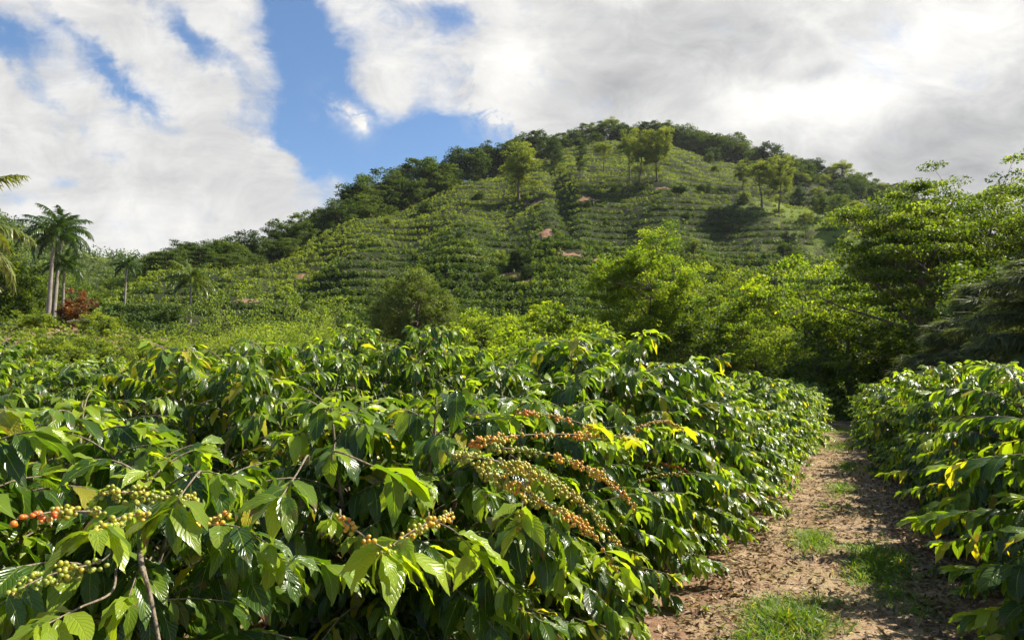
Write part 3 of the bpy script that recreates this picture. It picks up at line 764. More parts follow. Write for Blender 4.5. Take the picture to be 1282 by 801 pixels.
T_fill = make_tree(207, H=7, crown=(0, 0, 3.2, 3.4, 3.2, 3.1), trunk_r=.15, ncl=150, per=80, leaf=.22, flat=.5, cr=.8, mat='deep', limbs=9, vmean=.22, vspread=.2, lowskirt=True, rough=.3, hollow=.2)
T_slim = make_tree(208, H=5, crown=(0, 0, 3.4, 1.3, 1.3, 1.4), trunk_r=.06, fork=.45, ncl=30, per=70, leaf=.17, flat=.45, cr=.42, mat='broad', limbs=7, vmean=.6, vspread=.2, yel=.05, droop=.4)
T_shrub = make_tree(209, H=3, crown=(0, 0, 1.2, 1.7, 1.6, 1.4), trunk_r=.06, ncl=70, per=90, leaf=.16, flat=.7, cr=.5, mat='broad', limbs=7, vmean=.55, vspread=.2, lowskirt=True, name='leafy_shrub', hollow=.3)
T_feath = make_tree(210, H=3.4, crown=(0, 0, 1.9, 2.1, 1.9, 1.7), trunk_r=.05, ncl=130, per=110, leaf=.085, flat=1.0, cr=.42, mat='feather', limbs=10, vmean=.5, vspread=.22, lowskirt=True, name='feathery_shrub', hollow=.25, up=.1, rough=.4)
T_round = make_tree(211, H=6.5, crown=(0, 0, 3.4, 3.3, 3.1, 3.1), trunk_r=.2, ncl=280, per=150, leaf=.15, flat=.75, cr=.6, mat='ridge_light', limbs=9, vmean=.05, vspread=.25, lowskirt=True, rough=.14, hollow=.6)

G = 'trees along the foot of the hill'
put(T_open, 808, 0, 42, 'tall airy yellow-green tree at the hill foot, highest of the bright trees', rz=1., group=G, sc=1.02)
put(T_layer, 918, 0, 48, 'bright green tree with layered tiers of leaves right of the tall airy tree', rz=2., group=G, sc=1.04)
put(T_layer2, 1000, 0, 44, 'yellow-green layered tree between the tiered tree and the big dark tree', rz=.5, group=G, sc=1.1)
put(T_layer2, 950, 0, 39, 'low tiered tree in shade behind the end of the left hedge', rz=3.5, group=G, sc=.62)
put(T_big, 1142, 0, 37, 'big dark spreading tree with tiers of branches and a mossy trunk beyond the path end', rz=0, group=G, sc=.78)
put(T_big2, 1225, 0, 42, 'tallest tree at the right with a dark open crown against the grey cloud', rz=1.2, group=G, sc=.80)
put(T_big2, 1370, 0, 40, 'dark tree cut by the right edge of the picture with one yellow leaf patch', rz=4.2, group=G, sc=.70)
put(T_big, 1300, 0, 52, 'dark tree rising behind the tallest tree at the right', rz=2.7, group=G, sc=.88)
for i, (px, r, sc, lab) in enumerate([(1062, 43, .8, 'dark rounded tree just beyond the far end of the dirt path'), (1012, 37, .62, 'low dark bushy tree left of the path end'), (1105, 50, .8, 'dark bushy undergrowth tree behind the mossy trunk'),
        (1185, 44, .9, 'shaded bushy tree right of the mossy trunk'), (1230, 33, .8, 'shaded bushy tree under the tallest tree at the right'), (1300, 31, .9, 'shaded bushy tree behind the grey feathery needles at the right edge'),
        (880, 41, .75, 'shaded bushy tree at the foot of the tall airy tree, right side'), (760, 47, .62, 'shaded bushy tree at the foot of the tall airy tree, left side'), (960, 52, .9, 'dark bushy tree behind the tiered bright trees'), (845, 53, .8, 'dark bushy tree behind the tall airy tree'), (1060, 58, 1.1, 'dark bushy tree between the layered tree and the big spreading tree')]):
    put(T_fill if i % 2 else T_dark, px, 0, r, lab, rz=i * 1.7, sc=sc, group='dark bushy trees at the hill foot')
put(T_round, 517, 0, 70, 'lone rounded dark tree with pale sunlit top at the foot of the terraced slope', rz=.4, sc=1.3, group=None)
for i, (px, r, sc, lab) in enumerate([(690, 42, .92, 'slender young tree with yellowish leaves left of the tall airy tree'), (655, 46, .75, 'small slender tree with thin crown at the middle of the hill foot'), (735, 44, .8, 'slender young tree touching the left side of the tall airy tree'), (578, 36, .62, 'small bright sapling right of the lone rounded tree'), (604, 52, .7, 'thin sapling between the lone rounded tree and the slender trees')]):
    put(T_slim, px, 0, r, lab, rz=i * 2.1, sc=sc * 1.3, group='slender young trees')
SHR = [(640, 33, .8), (672, 36, .95), (712, 34, 1.0), (748, 36, .9), (610, 38, .7), (560, 40, .75), (700, 52, 1.2), (650, 56, 1.1), (600, 60, 1.1), (745, 56, 1.2)]
for i, (px, r, sc) in enumerate(sorted(SHR)):
    put(T_shrub, px, 0, r, f"bright leafy shrub behind the coffee hedge, {ordinal(i + 1)} from the left", 'shrub', rz=i * 1.3, sc=sc * 1.45, group='leafy shrubs behind the hedge')
FEA = [(300, 27, 1.0), (335, 29, 1.15), (372, 27, 1.0), (405, 29, 1.1), (440, 28, .9), (468, 31, .8), (275, 32, .85), (350, 35, 1.2), (425, 37, 1.0), (500, 34, .6), (245, 36, .7)]
for i, (px, r, sc) in enumerate(sorted(FEA)):
    put(T_feath, px, 0, r, f"pale feathery shrub behind the coffee rows, {ordinal(i + 1)} from the left", 'shrub', rz=i * 1.1, sc=sc * .95, group='pale feathery shrubs')
# low growth at the left behind the coffee rows
LOW = [(60, 44, 1.1), (88, 42, 1.0), (118, 45, 1.1), (150, 43, .9), (185, 46, 1.1), (215, 48, 1.0), (45, 58, 1.0), (130, 60, 1.3)]
T_low = make_tree(212, H=3, crown=(0, 0, 1.1, 2.0, 1.8, 1.2), trunk_r=.06, ncl=70, per=80, leaf=.17, flat=.7, cr=.5, mat='deep', limbs=6, vmean=.62, vspread=.25, lowskirt=True, name='leafy_shrub')
for i, (px, r, sc) in enumerate(LOW):
    put(T_low, px, 0, r, f"low green shrub on the bank beneath the palms, {ordinal(sorted(LOW).index((px, r, sc)) + 1)} from the left", 'shrub', rz=i, sc=sc * .62, group='low shrubs beneath the palms')
T_red = make_tree(213, H=2.4, crown=(0, 0, 1.3, .9, .9, 1.2), trunk_r=.04, ncl=34, per=60, leaf=.16, flat=.8, cr=.32, mat='redleaf', limbs=6, vmean=.5, vspread=.25, lowskirt=True, name='red_leaf_shrub', rough=.5)
put(T_red, 92, 0, 62, 'upright shrub with dull red leaves beside the palm trunks', 'shrub', sc=1.25)
put(T_red, 16, 0, 25, 'small clump of red flowering leaves at the left edge behind the coffee', 'shrub', sc=.55, rz=2)
# dark trees behind the palms
BK = [(-40, 75, 1.1), (5, 88, 1.2), (35, 100, 1.1), (78, 108, 1.0), (60, 85, .9), (-5, 68, .8), (100, 130, 1.0), (60, 125, 1.4), (0, 130, 1.5), (20, 78, .8),
      (118, 138, 1.0), (140, 148, 1.1), (160, 155, 1.1), (182, 162, 1.15), (202, 170, 1.1), (100, 150, 1.3), (150, 172, 1.3), (215, 176, 1.0), (128, 165, 1.3)]
for i, (px, r, sc) in enumerate(sorted(BK)):
    put(T_dark if i % 3 else T_fill, px, 0, r, f"dark rounded tree behind the palms, {ordinal(i + 1)} from the left edge", rz=i * 2.3, sc=sc, group='dark trees behind the palms')
# palms
P_roy = make_palm(301, H=8.4, L=3.6, n=22, r=.20, ll=.8); P_roy2 = make_palm(302, H=7.4, L=3.2, n=20, r=.17, ll=.8)
P_small = make_palm(303, H=3.5, L=2.5, n=20, r=.12, var=.85, ll=.8); P_near = make_palm(304, H=6.0, L=3.2, n=15, r=.2, name='coconut_palm', shaft=False, var=.55, yel=.28, ll=.7)
put(P_roy, 60, 0, 62, 'tall royal palm with the thick pale trunk, front of the trio at the left', 'palm', rz=.4, group='royal palms at the left', sc=.74)
put(P_roy, 67, 0, 68, 'tallest royal palm of the trio at the left, its crown above the others', 'palm', rz=2.2, group='royal palms at the left', sc=(.76, .76, .84))
put(P_roy2, 78, 0, 66, 'shorter royal palm with slim trunk, right one of the trio at the left', 'palm', rz=4, group='royal palms at the left', sc=.60)
put(P_roy2, 155, 0, 98, 'royal palm standing alone between the trio and the terraced slope', 'palm', rz=1, group='royal palms at the left', sc=.64)
put(P_small, 238, 0, 84, 'small palm with pale trunk in front of the dark lower rows', 'palm', rz=.8, sc=1.22)
put(P_small, 377, 0, 80, 'small dark palm half hidden behind the pale feathery shrubs', 'palm', rz=2.8, sc=.95)
put(P_near, -92, 0, 30, 'near palm outside the left edge hanging yellow-lit fronds into the picture', 'palm', rz=1.1, sc=1.0)

# casuarina with long grey needles at the right
def make_casuarina(seed):
    rng = np.random.RandomState(seed); wood, fol = MB(), MB(); n = 10; s = np.linspace(0, 1, n); H = 6.4
    pts = np.stack([.3 * s, .2 * s ** 2, H * s - .2], -1); tube(wood, pts, .16 * (1.1 - s), 8)
    for i in range(64):
        f = rng.uniform(.12, .98); p = np.array([np.interp(f, s, pts[:, j]) for j in range(3)]); L = (1 - f) * 3.2 + .9
        c, a, an = branch_curve(p, i * 2.4, .35 - .3 * (1 - f), L * rng.uniform(.8, 1.15), .5, 9, rng, .08); tube(wood, c, np.linspace(.035, .008, 9), 4)
        for j in range(130):
            t = rng.uniform(.2, 1) * 8; k = min(int(t), 7); q = c[k] + (c[k + 1] - c[k]) * (t - k)
            m = 3; P = np.repeat(q[None], m, 0) + rng.normal(0, .05, (m, 3))
            leaves(fol, P, a[k] + rng.normal(0, .9, m), rng.uniform(-.5, .6, m), rng.uniform(.35, .7, m), rng, (np.array([0, .5, 1.]), np.array([.8, 1., .3])), width=.02, bend=rng.uniform(.3, 1.2, m), var=np.clip(rng.normal(.45, .25, m), 0, 1), fold=.1, wave=0)
    return Proto('casuarina_tree', [('crown', fol.mesh('casuarina_crown', M['needle']), None), ('trunk', wood.mesh('casuarina_trunk', M['tree_bark']), None)])
CAS = make_casuarina(401)
put(CAS, 1255, 0, 24, 'grey-green needle tree with soft feathery boughs at the right edge above the hedge', rz=0, sc=(.95, .95, .72))
put(CAS, 1340, 0, 21, 'needle tree cut by the right edge, its grey boughs in shade', rz=2.5, sc=(.9, .9, .75))
put(CAS, 1190, 0, 27, 'smaller needle tree with pale feathery tips right of the mossy trunk', rz=4.4, sc=(.8, .8, .62))

# trees of the skyline and slope ------------------------------------------------
RT = [make_tree(501 + i, H=9, crown=c, trunk_r=.2, fork=.35, ncl=nc, per=85, leaf=.33, flat=fl, cr=cr, mat=mt, limbs=8, vmean=vm, vspread=.25, lowskirt=lw, rough=.3, twigs=False, hollow=.35, layers=ly)
      for i, (c, nc, fl, cr, mt, vm, lw, ly) in enumerate([
          ((0, 0, 4.8, 3.6, 3.6, 4.0), 90, .65, 1.0, 'ridge', .45, True, 0), ((0, 0, 4.9, 3.0, 3.0, 4.2), 80, .6, .9, 'ridge', .3, True, 0), ((0, 0, 4.4, 4.2, 4.0, 3.6), 90, .55, 1.0, 'ridge', .55, True, 0),
          ((0, 0, 6.2, 4.2, 4.0, 2.5), 60, .4, 1.1, 'ridge', .45, False, 3), ((0, 0, 5.6, 2.6, 2.6, 3.4), 56, .6, .85, 'ridge', .6, True, 0), ((0, 0, 3.4, 2.8, 2.8, 3.0), 60, .65, .9, 'ridge', .35, True, 0)])]
RL = [make_tree(521 + i, H=13, crown=c, trunk_r=.22, fork=.4, ncl=nc, per=110, leaf=.32, flat=.6, cr=1.0, mat='ridge_light', limbs=9, vmean=.65, vspread=.25, rough=.35, twigs=True, hollow=.3, lowskirt=lw)
      for i, (c, nc, lw) in enumerate([((0, 0, 8.8, 4.4, 4.2, 4.9), 110, True), ((0, 0, 7.4, 3.4, 3.2, 4.6), 75, True), ((0, 0, 8.6, 3.2, 3.0, 3.2), 50, False)])]
rr_ = np.random.RandomState(77)
rows_ = []
px = 196.
while px < 1150:
    h = np.interp(px, [196, 240, 340, 420, 540, 620, 700, 760, 850, 900, 960, 1040, 1150], [28, 40, 38, 56, 54, 42, 34, 30, 34, 36, 32, 28, 26])      # height in photograph pixels
    az = math.atan((px - 641) / F); rr0 = float(np.interp(az, SK_AZ, SK[:, 2]))
    rows_.append([px, rr0 + rr_.uniform(-6, 2), h * rr_.uniform(.72, 1.18)])
    if rr_.rand() < .55 and px > 240: rows_.append([px + rr_.uniform(-6, 6), rr0 - rr_.uniform(8, 18), h * rr_.uniform(.55, .95)])
    px += rr_.uniform(8, 13.5)
rows_.sort()
for i, (px, r, h) in enumerate(rows_):
    z_h = h / F * r
    if px < 300: p = RT[[3, 3, 0, 3, 1][i % 5]]
    elif px < 620: p = RT[[0, 1, 2, 5, 0, 4, 2][i % 7]]
    else: p = (RT + RL[2:])[[0, 1, 2, 5, 4, 0, 6, 2][rr_.randint(8)]]
    sc = z_h / 8.8; kind = {0: 'rounded', 1: 'upright', 2: 'broad', 3: 'flat-topped', 4: 'slim open', 5: 'bushy', 6: 'pale thin'}[(RT + RL[2:]).index(p)]
    put(p, px, 0, r, f"{kind} tree on the skyline of the hill, {ordinal(i + 1)} from the left", rz=rr_.uniform(0, 6.28), sc=(sc * 1.3, sc * 1.3, sc), group='trees along the hill skyline', dz=-1.6)

def on_slope(proto, px, py, hpx, label, cat='tree', rz=0., wide=1., group=None, base_h=None):
    p = hit(px, py); r = math.hypot(p[0], p[1]); z = hpx / F * r; sc = z / base_h
    return proto.place((p[0], p[1], p[2] - .2), rz, (sc * wide, sc * wide, sc), label, cat, group)
SL = 'single trees on the upper slope'
on_slope(RL[1], 650, 252, 80, 'large pale green tree standing beside the red soil scar high on the slope', base_h=12.2, group=SL, wide=1.15)
on_slope(RL[0], 824, 228, 70, 'tall sunlit tree near the summit, right of the three with bare trunks', base_h=14, group=SL, rz=1, wide=1.)
on_slope(RL[0], 800, 232, 72, 'tall tree near the summit, middle of the three with bare trunks', base_h=14, group=SL, rz=3, wide=.85)
on_slope(RL[2], 788, 226, 60, 'tall tree near the summit, left of the three with bare trunks', base_h=12, group=SL, rz=3, wide=.85)
on_slope(RL[2], 755, 217, 44, 'pale small-crowned tree left of the three summit trees', base_h=12, group=SL, rz=4)
on_slope(RT[4], 727, 225, 46, 'narrow dark tree wrapped in vines left of the summit trees', base_h=9.6, group=SL, wide=.6)
on_slope(RL[2], 955, 262, 62, 'pale open tree on the right shoulder of the hill', base_h=12, group=SL, rz=1.4)
on_slope(RL[0], 975, 268, 70, 'grey-green spreading tree on the right shoulder above the bright grass', base_h=14, group=SL, rz=2.4, wide=.9)
on_slope(RL[1], 930, 238, 40, 'pale round tree left of the right shoulder trees', base_h=12.2, group=SL, rz=5)
on_slope(RT[1], 1030, 272, 26, 'dark upright tree inside the bright grass patch of the right shoulder', base_h=9, group=SL)
on_slope(RL[2], 1010, 300, 34, 'pale thin tree at the lower edge of the right shoulder wood', base_h=12, group=SL, rz=.7)
on_slope(RT[0], 690, 210, 40, 'dark round tree at the upper end of the red scar', base_h=9, group=SL)
on_slope(RT[0], 552, 236, 46, 'tall dark round tree standing proud of the left skyline', base_h=9, group=SL)
on_slope(RT[2], 462, 268, 56, 'tallest dark tree of the wooded edge on the left flank', base_h=8.4, group=SL)
SB = [(652, 335, 24, 1.5), (612, 357, 20, 1.6), (660, 350, 22, .9), (850, 243, 12, 2.), (882, 243, 12, 2.), (520, 348, 14, 1.1), (700, 300, 12, 1.3), (575, 300, 10, 1.2), (455, 315, 13, 1.1), (485, 286, 16, 1.3), (530, 268, 15, 1.4), (870, 320, 20, 1.3),
      (910, 290, 14, 1.4), (820, 262, 10, 1.2), (760, 285, 10, 1.2), (770, 240, 10, 1.5), (600, 250, 12, 1.3), (625, 275, 10, 1.2), (540, 330, 9, 1.2), (940, 330, 16, 1.4), (985, 320, 18, 1.4), (900, 345, 16, 1.3), (700, 345, 14, 1.3), (745, 350, 16, 1.2),
      (210, 412, 26, 1.3), (430, 420, 18, 1.3), (560, 240, 12, 1.4), (735, 262, 9, 1.4), (860, 275, 9, 1.4), (1000, 335, 20, 1.3), (320, 345, 10, 1.3), (395, 325, 12, 1.2), (930, 255, 12, 1.4), (895, 215, 9, 1.6), (590, 225, 14, 1.3)]
for i, (px, py, h, wd) in enumerate(sorted(SB)):
    on_slope([RT[5], RT[0], RL[1]][i % 3], px, py, h, f"{['dark', 'rounded', 'pale'][i % 3]} shrub between the planted hillside rows, {ordinal(i + 1)} from the left", 'shrub', rz=i, wide=wd, group='shrubs between the hillside rows', base_h=[6.2, 8.6, 12][i % 3])
# wooded right flank
WF = []
for i in range(112):
    px = rr_.uniform(985, 1190); az = math.atan((px - 641) / F); rr0 = float(np.interp(az, SK_AZ, SK[:, 2])); lo = np.interp(px, [985, 1050, 1190], [.80, .60, .40])
    WF.append((px, rr0 * rr_.uniform(lo, .97), rr_.uniform(.6, 1.0)))
WF += [(rr_.uniform(890, 1000), rr_.uniform(265, 292), rr_.uniform(.4, .75)) for i in range(12)]
for i, (px, r, sc) in enumerate(sorted(WF)):
    put(RT[[0, 1, 2, 4, 5, 0][i % 6]] if i % 4 else RL[2], px, 0, r, f"{['rounded', 'upright', 'broad', 'slim open', 'bushy', 'dark'][i % 6]} tree in the misty wood right of the summit, {ordinal(i + 1)} from the left", rz=i, sc=sc * (1 if i % 4 else .75), group='wood on the right flank of the hill', dz=-.5)

# far wood on the distant hill: one mass
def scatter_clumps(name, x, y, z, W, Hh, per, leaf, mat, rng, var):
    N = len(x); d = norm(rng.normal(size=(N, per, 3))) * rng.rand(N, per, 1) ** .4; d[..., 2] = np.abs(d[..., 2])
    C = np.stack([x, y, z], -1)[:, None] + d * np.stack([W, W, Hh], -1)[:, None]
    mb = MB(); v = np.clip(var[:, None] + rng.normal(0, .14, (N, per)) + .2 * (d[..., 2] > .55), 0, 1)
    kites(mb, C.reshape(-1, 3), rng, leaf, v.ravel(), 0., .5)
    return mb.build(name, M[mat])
rg = np.random.RandomState(5)
n = 2600; r = rg.uniform(300, 462, n); a = rg.uniform(-46, -17, n) * math.pi / 180; x, y = r * np.sin(a), r * np.cos(a)
k = n_md(x * .5, y * .5) > -.45; x, y = x[k], y[k]; n = len(x)
tag(scatter_clumps('distant_wood', x, y, far_h(x, y) - 1, rg.uniform(2.5, 5, n), rg.uniform(5, 10, n), 34, 1.3, 'ridge', rg, np.clip(rg.normal(.5, .25, n), 0, 1)), kind='stuff')

# ------------------------------------------------------------------ planted rows on the hillside
rg = np.random.RandomState(6)
def row_points(mul=1, lowonly=False):
    az = np.radians(np.arange(-42, 38, .02)); out = []
    rgd = np.arange(FT_SPLIT - 2, 312, 1.0)
    RG, AG = np.meshgrid(rgd, az, indexing='ij'); X_, Y_ = RG * np.sin(AG), RG * np.cos(AG)
    Hh = ground_h(X_, Y_, False, False); rr = np.interp(az, SK_AZ, SK[:, 2])
    ph = rowphase(Hh) * mul + .25 * mul
    cr = (np.floor(ph[1:]) != np.floor(ph[:-1]))
    i, j = np.nonzero(cr); t = (np.ceil(np.minimum(ph[i, j], ph[i + 1, j])) - ph[i, j]) / (ph[i + 1, j] - ph[i, j] + 1e-9)
    r = rgd[i] + t; a = az[j]; ok = r < rr[j] - 4
    r, a, l = r[ok], a[ok], np.floor(np.maximum(ph[i, j], ph[i + 1, j]))[ok]
    if lowonly:
        tf = r / np.interp(a, SK_AZ, SK[:, 2]); k = (l % 2 == 1) & (tf < .47 + .03 * n_md(r * np.sin(a), r * np.cos(a))) & (a > -.36) ; r, a, l = r[k], a[k], l[k] + 5000
    return r, a, l
r, a, lev = row_points(); r2, a2, l2 = row_points(2, True); r, a, lev = np.concatenate([r, r2]), np.concatenate([a, a2]), np.concatenate([lev, l2])
# thin to one bush every ~1.25 m along a row
keep = rg.rand(len(r)) < (r * math.radians(.02)) / np.interp(r, [70, 150, 260], [.75, .72, .85])
# even spacing: use cell index along the arc
cell = np.floor(a * r / np.interp(r, [70, 150, 260], [.75, .72, .85])); key = lev * 100003 + cell + np.floor(r / 18) * 7e8
_, idx = np.unique(key, return_index=True); r, a, lev = r[idx], a[idx], lev[idx]
r = r + rg.normal(0, .09, len(r)); a = a + rg.normal(0, .18, len(r)) / r
x, y = r * np.sin(a), r * np.cos(a); z = ground_h(x, y)
px = 641 + F * np.tan(a); 
sc_ = blob(x, y, z, SCARS); lu = blob(x, y, z, LUSH); tfrac = r / np.interp(a, SK_AZ, SK[:, 2])
wood_r = np.interp(px, [985, 1050, 1190], [.84, .66, .42]); inwood = (px > 985) & (tfrac > wood_r)
gap = rg.rand(len(r)) < np.interp(tfrac, [.3, .55, .8, 1], [.01, .02, .04, .08]) + .25 * (n_md(x * .8 + 9, y * .8) > .75)
ok = (sc_ < .45) & ((lu < .12) | (rg.rand(len(r)) < .35)) & ~inwood & ~gap & (px > 90) & (px < 1250) & (r > 72) & ((px > 180) | (tfrac < .96))
ok &= ~((px > 540) & (tfrac > .955))
x, y, z, r, a, px, tfrac, lev = [q[ok] for q in (x, y, z, r, a, px, tfrac, lev)]
patch = n_lo(x * 2.2 + 40, y * 2.2); varb = np.clip(-.18 * (px < 330) * (tfrac < .85) + np.interp(tfrac, [.3, .56, .66, .95], [.30, .36, .75, .90]) + .14 * patch + rg.normal(0, .10, len(x)) + (rg.rand(len(x)) < .06) * .4, 0, 1)  # lower rows darker, upper rows brighter: shade and sun put into the bush colour
size = np.interp(tfrac, [.3, .55, .9], [1.0, .95, 1.0]) * rg.uniform(.85, 1.15, len(x)) * (1 + .8 * (rg.rand(len(x)) < .03))
# the nearest, largest of them are things; the rest one mass
vis = (px < 560) & (lev < 4000)
order = np.argsort(np.where(vis, r, 1e9)); NI = 165; ind = order[:NI]; mass = np.ones(len(x), bool); mass[ind] = False
def small_bush(seed):
    rng = np.random.RandomState(seed); mb = MB(); N = 420; d = norm(rng.normal(size=(N, 3))) * rng.rand(N, 1) ** .35; d[:, 2] = np.abs(d[:, 2])
    wob = 1 + .25 * SineNoise(seed, .4, 5, 3)(d[:, 0], d[:, 1], d[:, 2])[:, None]
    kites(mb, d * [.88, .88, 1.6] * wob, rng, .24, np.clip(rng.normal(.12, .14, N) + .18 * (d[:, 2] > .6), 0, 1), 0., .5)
    return Proto('coffee_bush', [('foliage', mb.mesh('small_bush', M['coffee_far']), None)])
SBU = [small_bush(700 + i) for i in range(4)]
lv = sorted(set(lev[ind]))
for q, L_ in enumerate(lv):
    js = [j for j in ind if lev[j] == L_]; js.sort(key=lambda j: px[j])
    for k_, j in enumerate(js):
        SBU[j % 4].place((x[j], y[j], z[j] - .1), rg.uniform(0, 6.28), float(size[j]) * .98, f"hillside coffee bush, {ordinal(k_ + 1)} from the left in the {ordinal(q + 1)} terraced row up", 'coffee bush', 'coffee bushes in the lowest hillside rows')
near_m = mass & (r < 150); far_m = mass & (r >= 150)
def rows_mesh(sel, per, leaf, mb_list):
    N = sel.sum(); rng = rg; d = norm(rng.normal(size=(N, per, 3))) * rng.rand(N, per, 1) ** .35; d[..., 2] = np.abs(d[..., 2])
    S = size[sel]; C = np.stack([x[sel], y[sel], z[sel] - .05], -1)[:, None] + d * np.stack([S * .66, S * .66, S * 1.3], -1)[:, None]
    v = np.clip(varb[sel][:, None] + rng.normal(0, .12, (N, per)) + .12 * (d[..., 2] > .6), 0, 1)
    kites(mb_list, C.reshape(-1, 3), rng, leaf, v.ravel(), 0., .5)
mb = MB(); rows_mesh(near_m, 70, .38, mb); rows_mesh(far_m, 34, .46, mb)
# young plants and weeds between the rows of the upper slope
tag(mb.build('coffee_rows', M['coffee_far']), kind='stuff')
nb = 500; rb = rg.uniform(120, 296, nb); ab = np.radians(rg.uniform(-24, 27, nb)); xb, yb = rb * np.sin(ab), rb * np.cos(ab)
rb = np.concatenate([rb, rg.uniform(190, 296, 9000)]); ab = np.concatenate([ab, np.radians(rg.uniform(-6, 30, 9000))]); ok9 = np.ones(len(rb), bool); ok9[nb:] = blob(rb[nb:] * np.sin(ab[nb:]), rb[nb:] * np.cos(ab[nb:]), ground_h(rb[nb:] * np.sin(ab[nb:]), rb[nb:] * np.cos(ab[nb:])), LUSH) > .1; rb, ab = rb[ok9], ab[ok9]; nb = len(rb); xb, yb = rb * np.sin(ab), rb * np.cos(ab)
tf = rb / np.interp(ab, SK_AZ, SK[:, 2]); lb = blob(xb, yb, ground_h(xb, yb), LUSH); kk = ((tf > .5 + .1 * n_md(xb, yb)) & (tf < .97) & (rg.rand(nb) < .6)) | ((lb > .1) & (tf < .99))
xb, yb = xb[kk], yb[kk]; nb = len(xb)
tag(scatter_clumps('slope_weeds', xb, yb, ground_h(xb, yb), rg.uniform(.4, 1.2, nb), rg.uniform(.3, 1.0, nb), 16, .5, 'ridge_light', rg, np.clip(rg.normal(.5, .3, nb), 0, 1)), kind='stuff')
print('rows', near_m.sum(), far_m.sum(), 'placed', NI)

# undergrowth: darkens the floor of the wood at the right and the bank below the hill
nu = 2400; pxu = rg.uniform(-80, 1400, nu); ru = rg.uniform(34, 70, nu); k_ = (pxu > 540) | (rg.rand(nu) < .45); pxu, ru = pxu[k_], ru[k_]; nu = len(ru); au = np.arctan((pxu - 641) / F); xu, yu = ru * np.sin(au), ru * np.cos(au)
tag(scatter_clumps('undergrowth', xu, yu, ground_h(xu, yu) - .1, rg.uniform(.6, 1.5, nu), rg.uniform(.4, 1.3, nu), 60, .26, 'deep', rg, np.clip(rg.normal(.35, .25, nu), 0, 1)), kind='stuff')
# air: one closed box of thin even haze round the camera and everything built
def haze():
    v = np.array([(x, y, z) for z in (-14.5, 152.) for y in (-1560., 1560.) for x in (-1560., 1560.)])
    f = [(0, 2, 3, 1), (4, 5, 7, 6), (0, 1, 5, 4), (2, 6, 7, 3), (0, 4, 6, 2), (1, 3, 7, 5)]
    mb = MB(); mb.add(v, f); o = mb.build('haze', [], smooth=False)
    m = bpy.data.materials.new('haze'); m.use_nodes = True; nt = m.node_tree; nt.nodes.clear()
    out = nt.nodes.new('ShaderNodeOutputMaterial'); pv = nt.nodes.new('ShaderNodeVolumePrincipled'); pv.inputs['Density'].default_value = HAZE
    pv.inputs['Color'].default_value = (.90, .94, 1, 1); pv.inputs['Anisotropy'].default_value = .45; nt.links.new(pv.outputs[0], out.inputs['Volume'])
    m.cycles.homogeneous_volume = True
    o.data.materials.append(m); tag(o, kind='stuff'); o.display_type = 'WIRE'
if HAZE: haze()
# ------------------------------------------------------------------ floor of the plantation: litter, twigs, grass
rg = np.random.RandomState(31)
def on_floor(s, off):
    x, y = rowpos(s, off); return np.stack([x, y, ground_h(x, y)], -1)
n = 22000; s = rg.gamma(2.2, 4.2, n) + 2.2; off = np.where(rg.rand(n) < .62, np.sign(rg.rand(n) - .45) * rg.uniform(.55, 2.0, n) - .14, rg.uniform(-1.1, .9, n))
P = on_floor(s, off); P[:, 2] += .012
mb = MB(); leaves(mb, P, rg.uniform(0, 6.28, n), rg.normal(.06, .14, n), rg.uniform(.02, .08, n), rg, LEAF_MD, width=.2, bend=rg.normal(.1, .6, n), roll=rg.normal(0, .3, n), var=np.clip(rg.beta(1.8, 1.6, n), 0, 1), yel=(rg.rand(n) < .04) * .8, fold=.5, wave=.05)
tag(mb.build('leaf_litter', M['litter']), kind='stuff')
mb = MB(); n = 1800; s = rg.gamma(2.2, 3.2, n) + 2.2; off = rg.uniform(-1.9, 1.7, n); P = on_floor(s, off)
for i in range(n):
    L = rg.uniform(.04, .22); a = rg.uniform(0, 6.28); d = np.array([math.sin(a), math.cos(a), rg.uniform(-.02, .1)]) * L
    tube(mb, np.array([P[i] + [0, 0, .008], P[i] + d * .5 + [0, 0, .012 + rg.uniform(0, .012)], P[i] + d + [0, 0, .008]]), rg.uniform(.0012, .0035), 4)
tag(mb.build('dry_twigs', M['bark']), kind='stuff')
def grass(mb, cx, cy, a, b, n, h, yel=.0, rot=0.):
    r_ = np.abs(rg.normal(0, .75, n)); th = rg.uniform(0, 6.28, n); ox, oy = a * r_ * np.cos(th), b * r_ * np.sin(th)
    X_ = cx + ox * UX + oy * NX; Y_ = cy + ox * UY + oy * NY
    kk = n_s2(X_ * 1.1, Y_ * 1.1) + .5 * n_s3(X_, Y_) > r_ * 1.3 - 1.9 + rg.normal(0, .3, n); X_, Y_ = X_[kk], Y_[kk]; n = len(X_)
    tuft = np.round(X_ * 14) * 71 + np.round(Y_ * 14) * 131; X_ = X_ + .012 * np.sin(tuft); Y_ = Y_ + .012 * np.cos(tuft)
    P = np.stack([X_, Y_, ground_h(X_, Y_)], -1)
    leaves(mb, P, rg.uniform(0, 6.28, n), rg.uniform(.5, 1.5, n), h * rg.uniform(.4, 1.25, n), rg, LEAF_LO, width=.034, bend=rg.uniform(.3, 1.6, n), var=np.clip(rg.normal(.5, .22, n), 0, 1), yel=(rg.rand(n) < .12 + yel) * rg.uniform(.5, 1, n), fold=.2, wave=0)
mb = MB()
def gpos(px, py):
    d = ray(px, py); t = -EYE / d[2]; return d[0] * t, d[1] * t
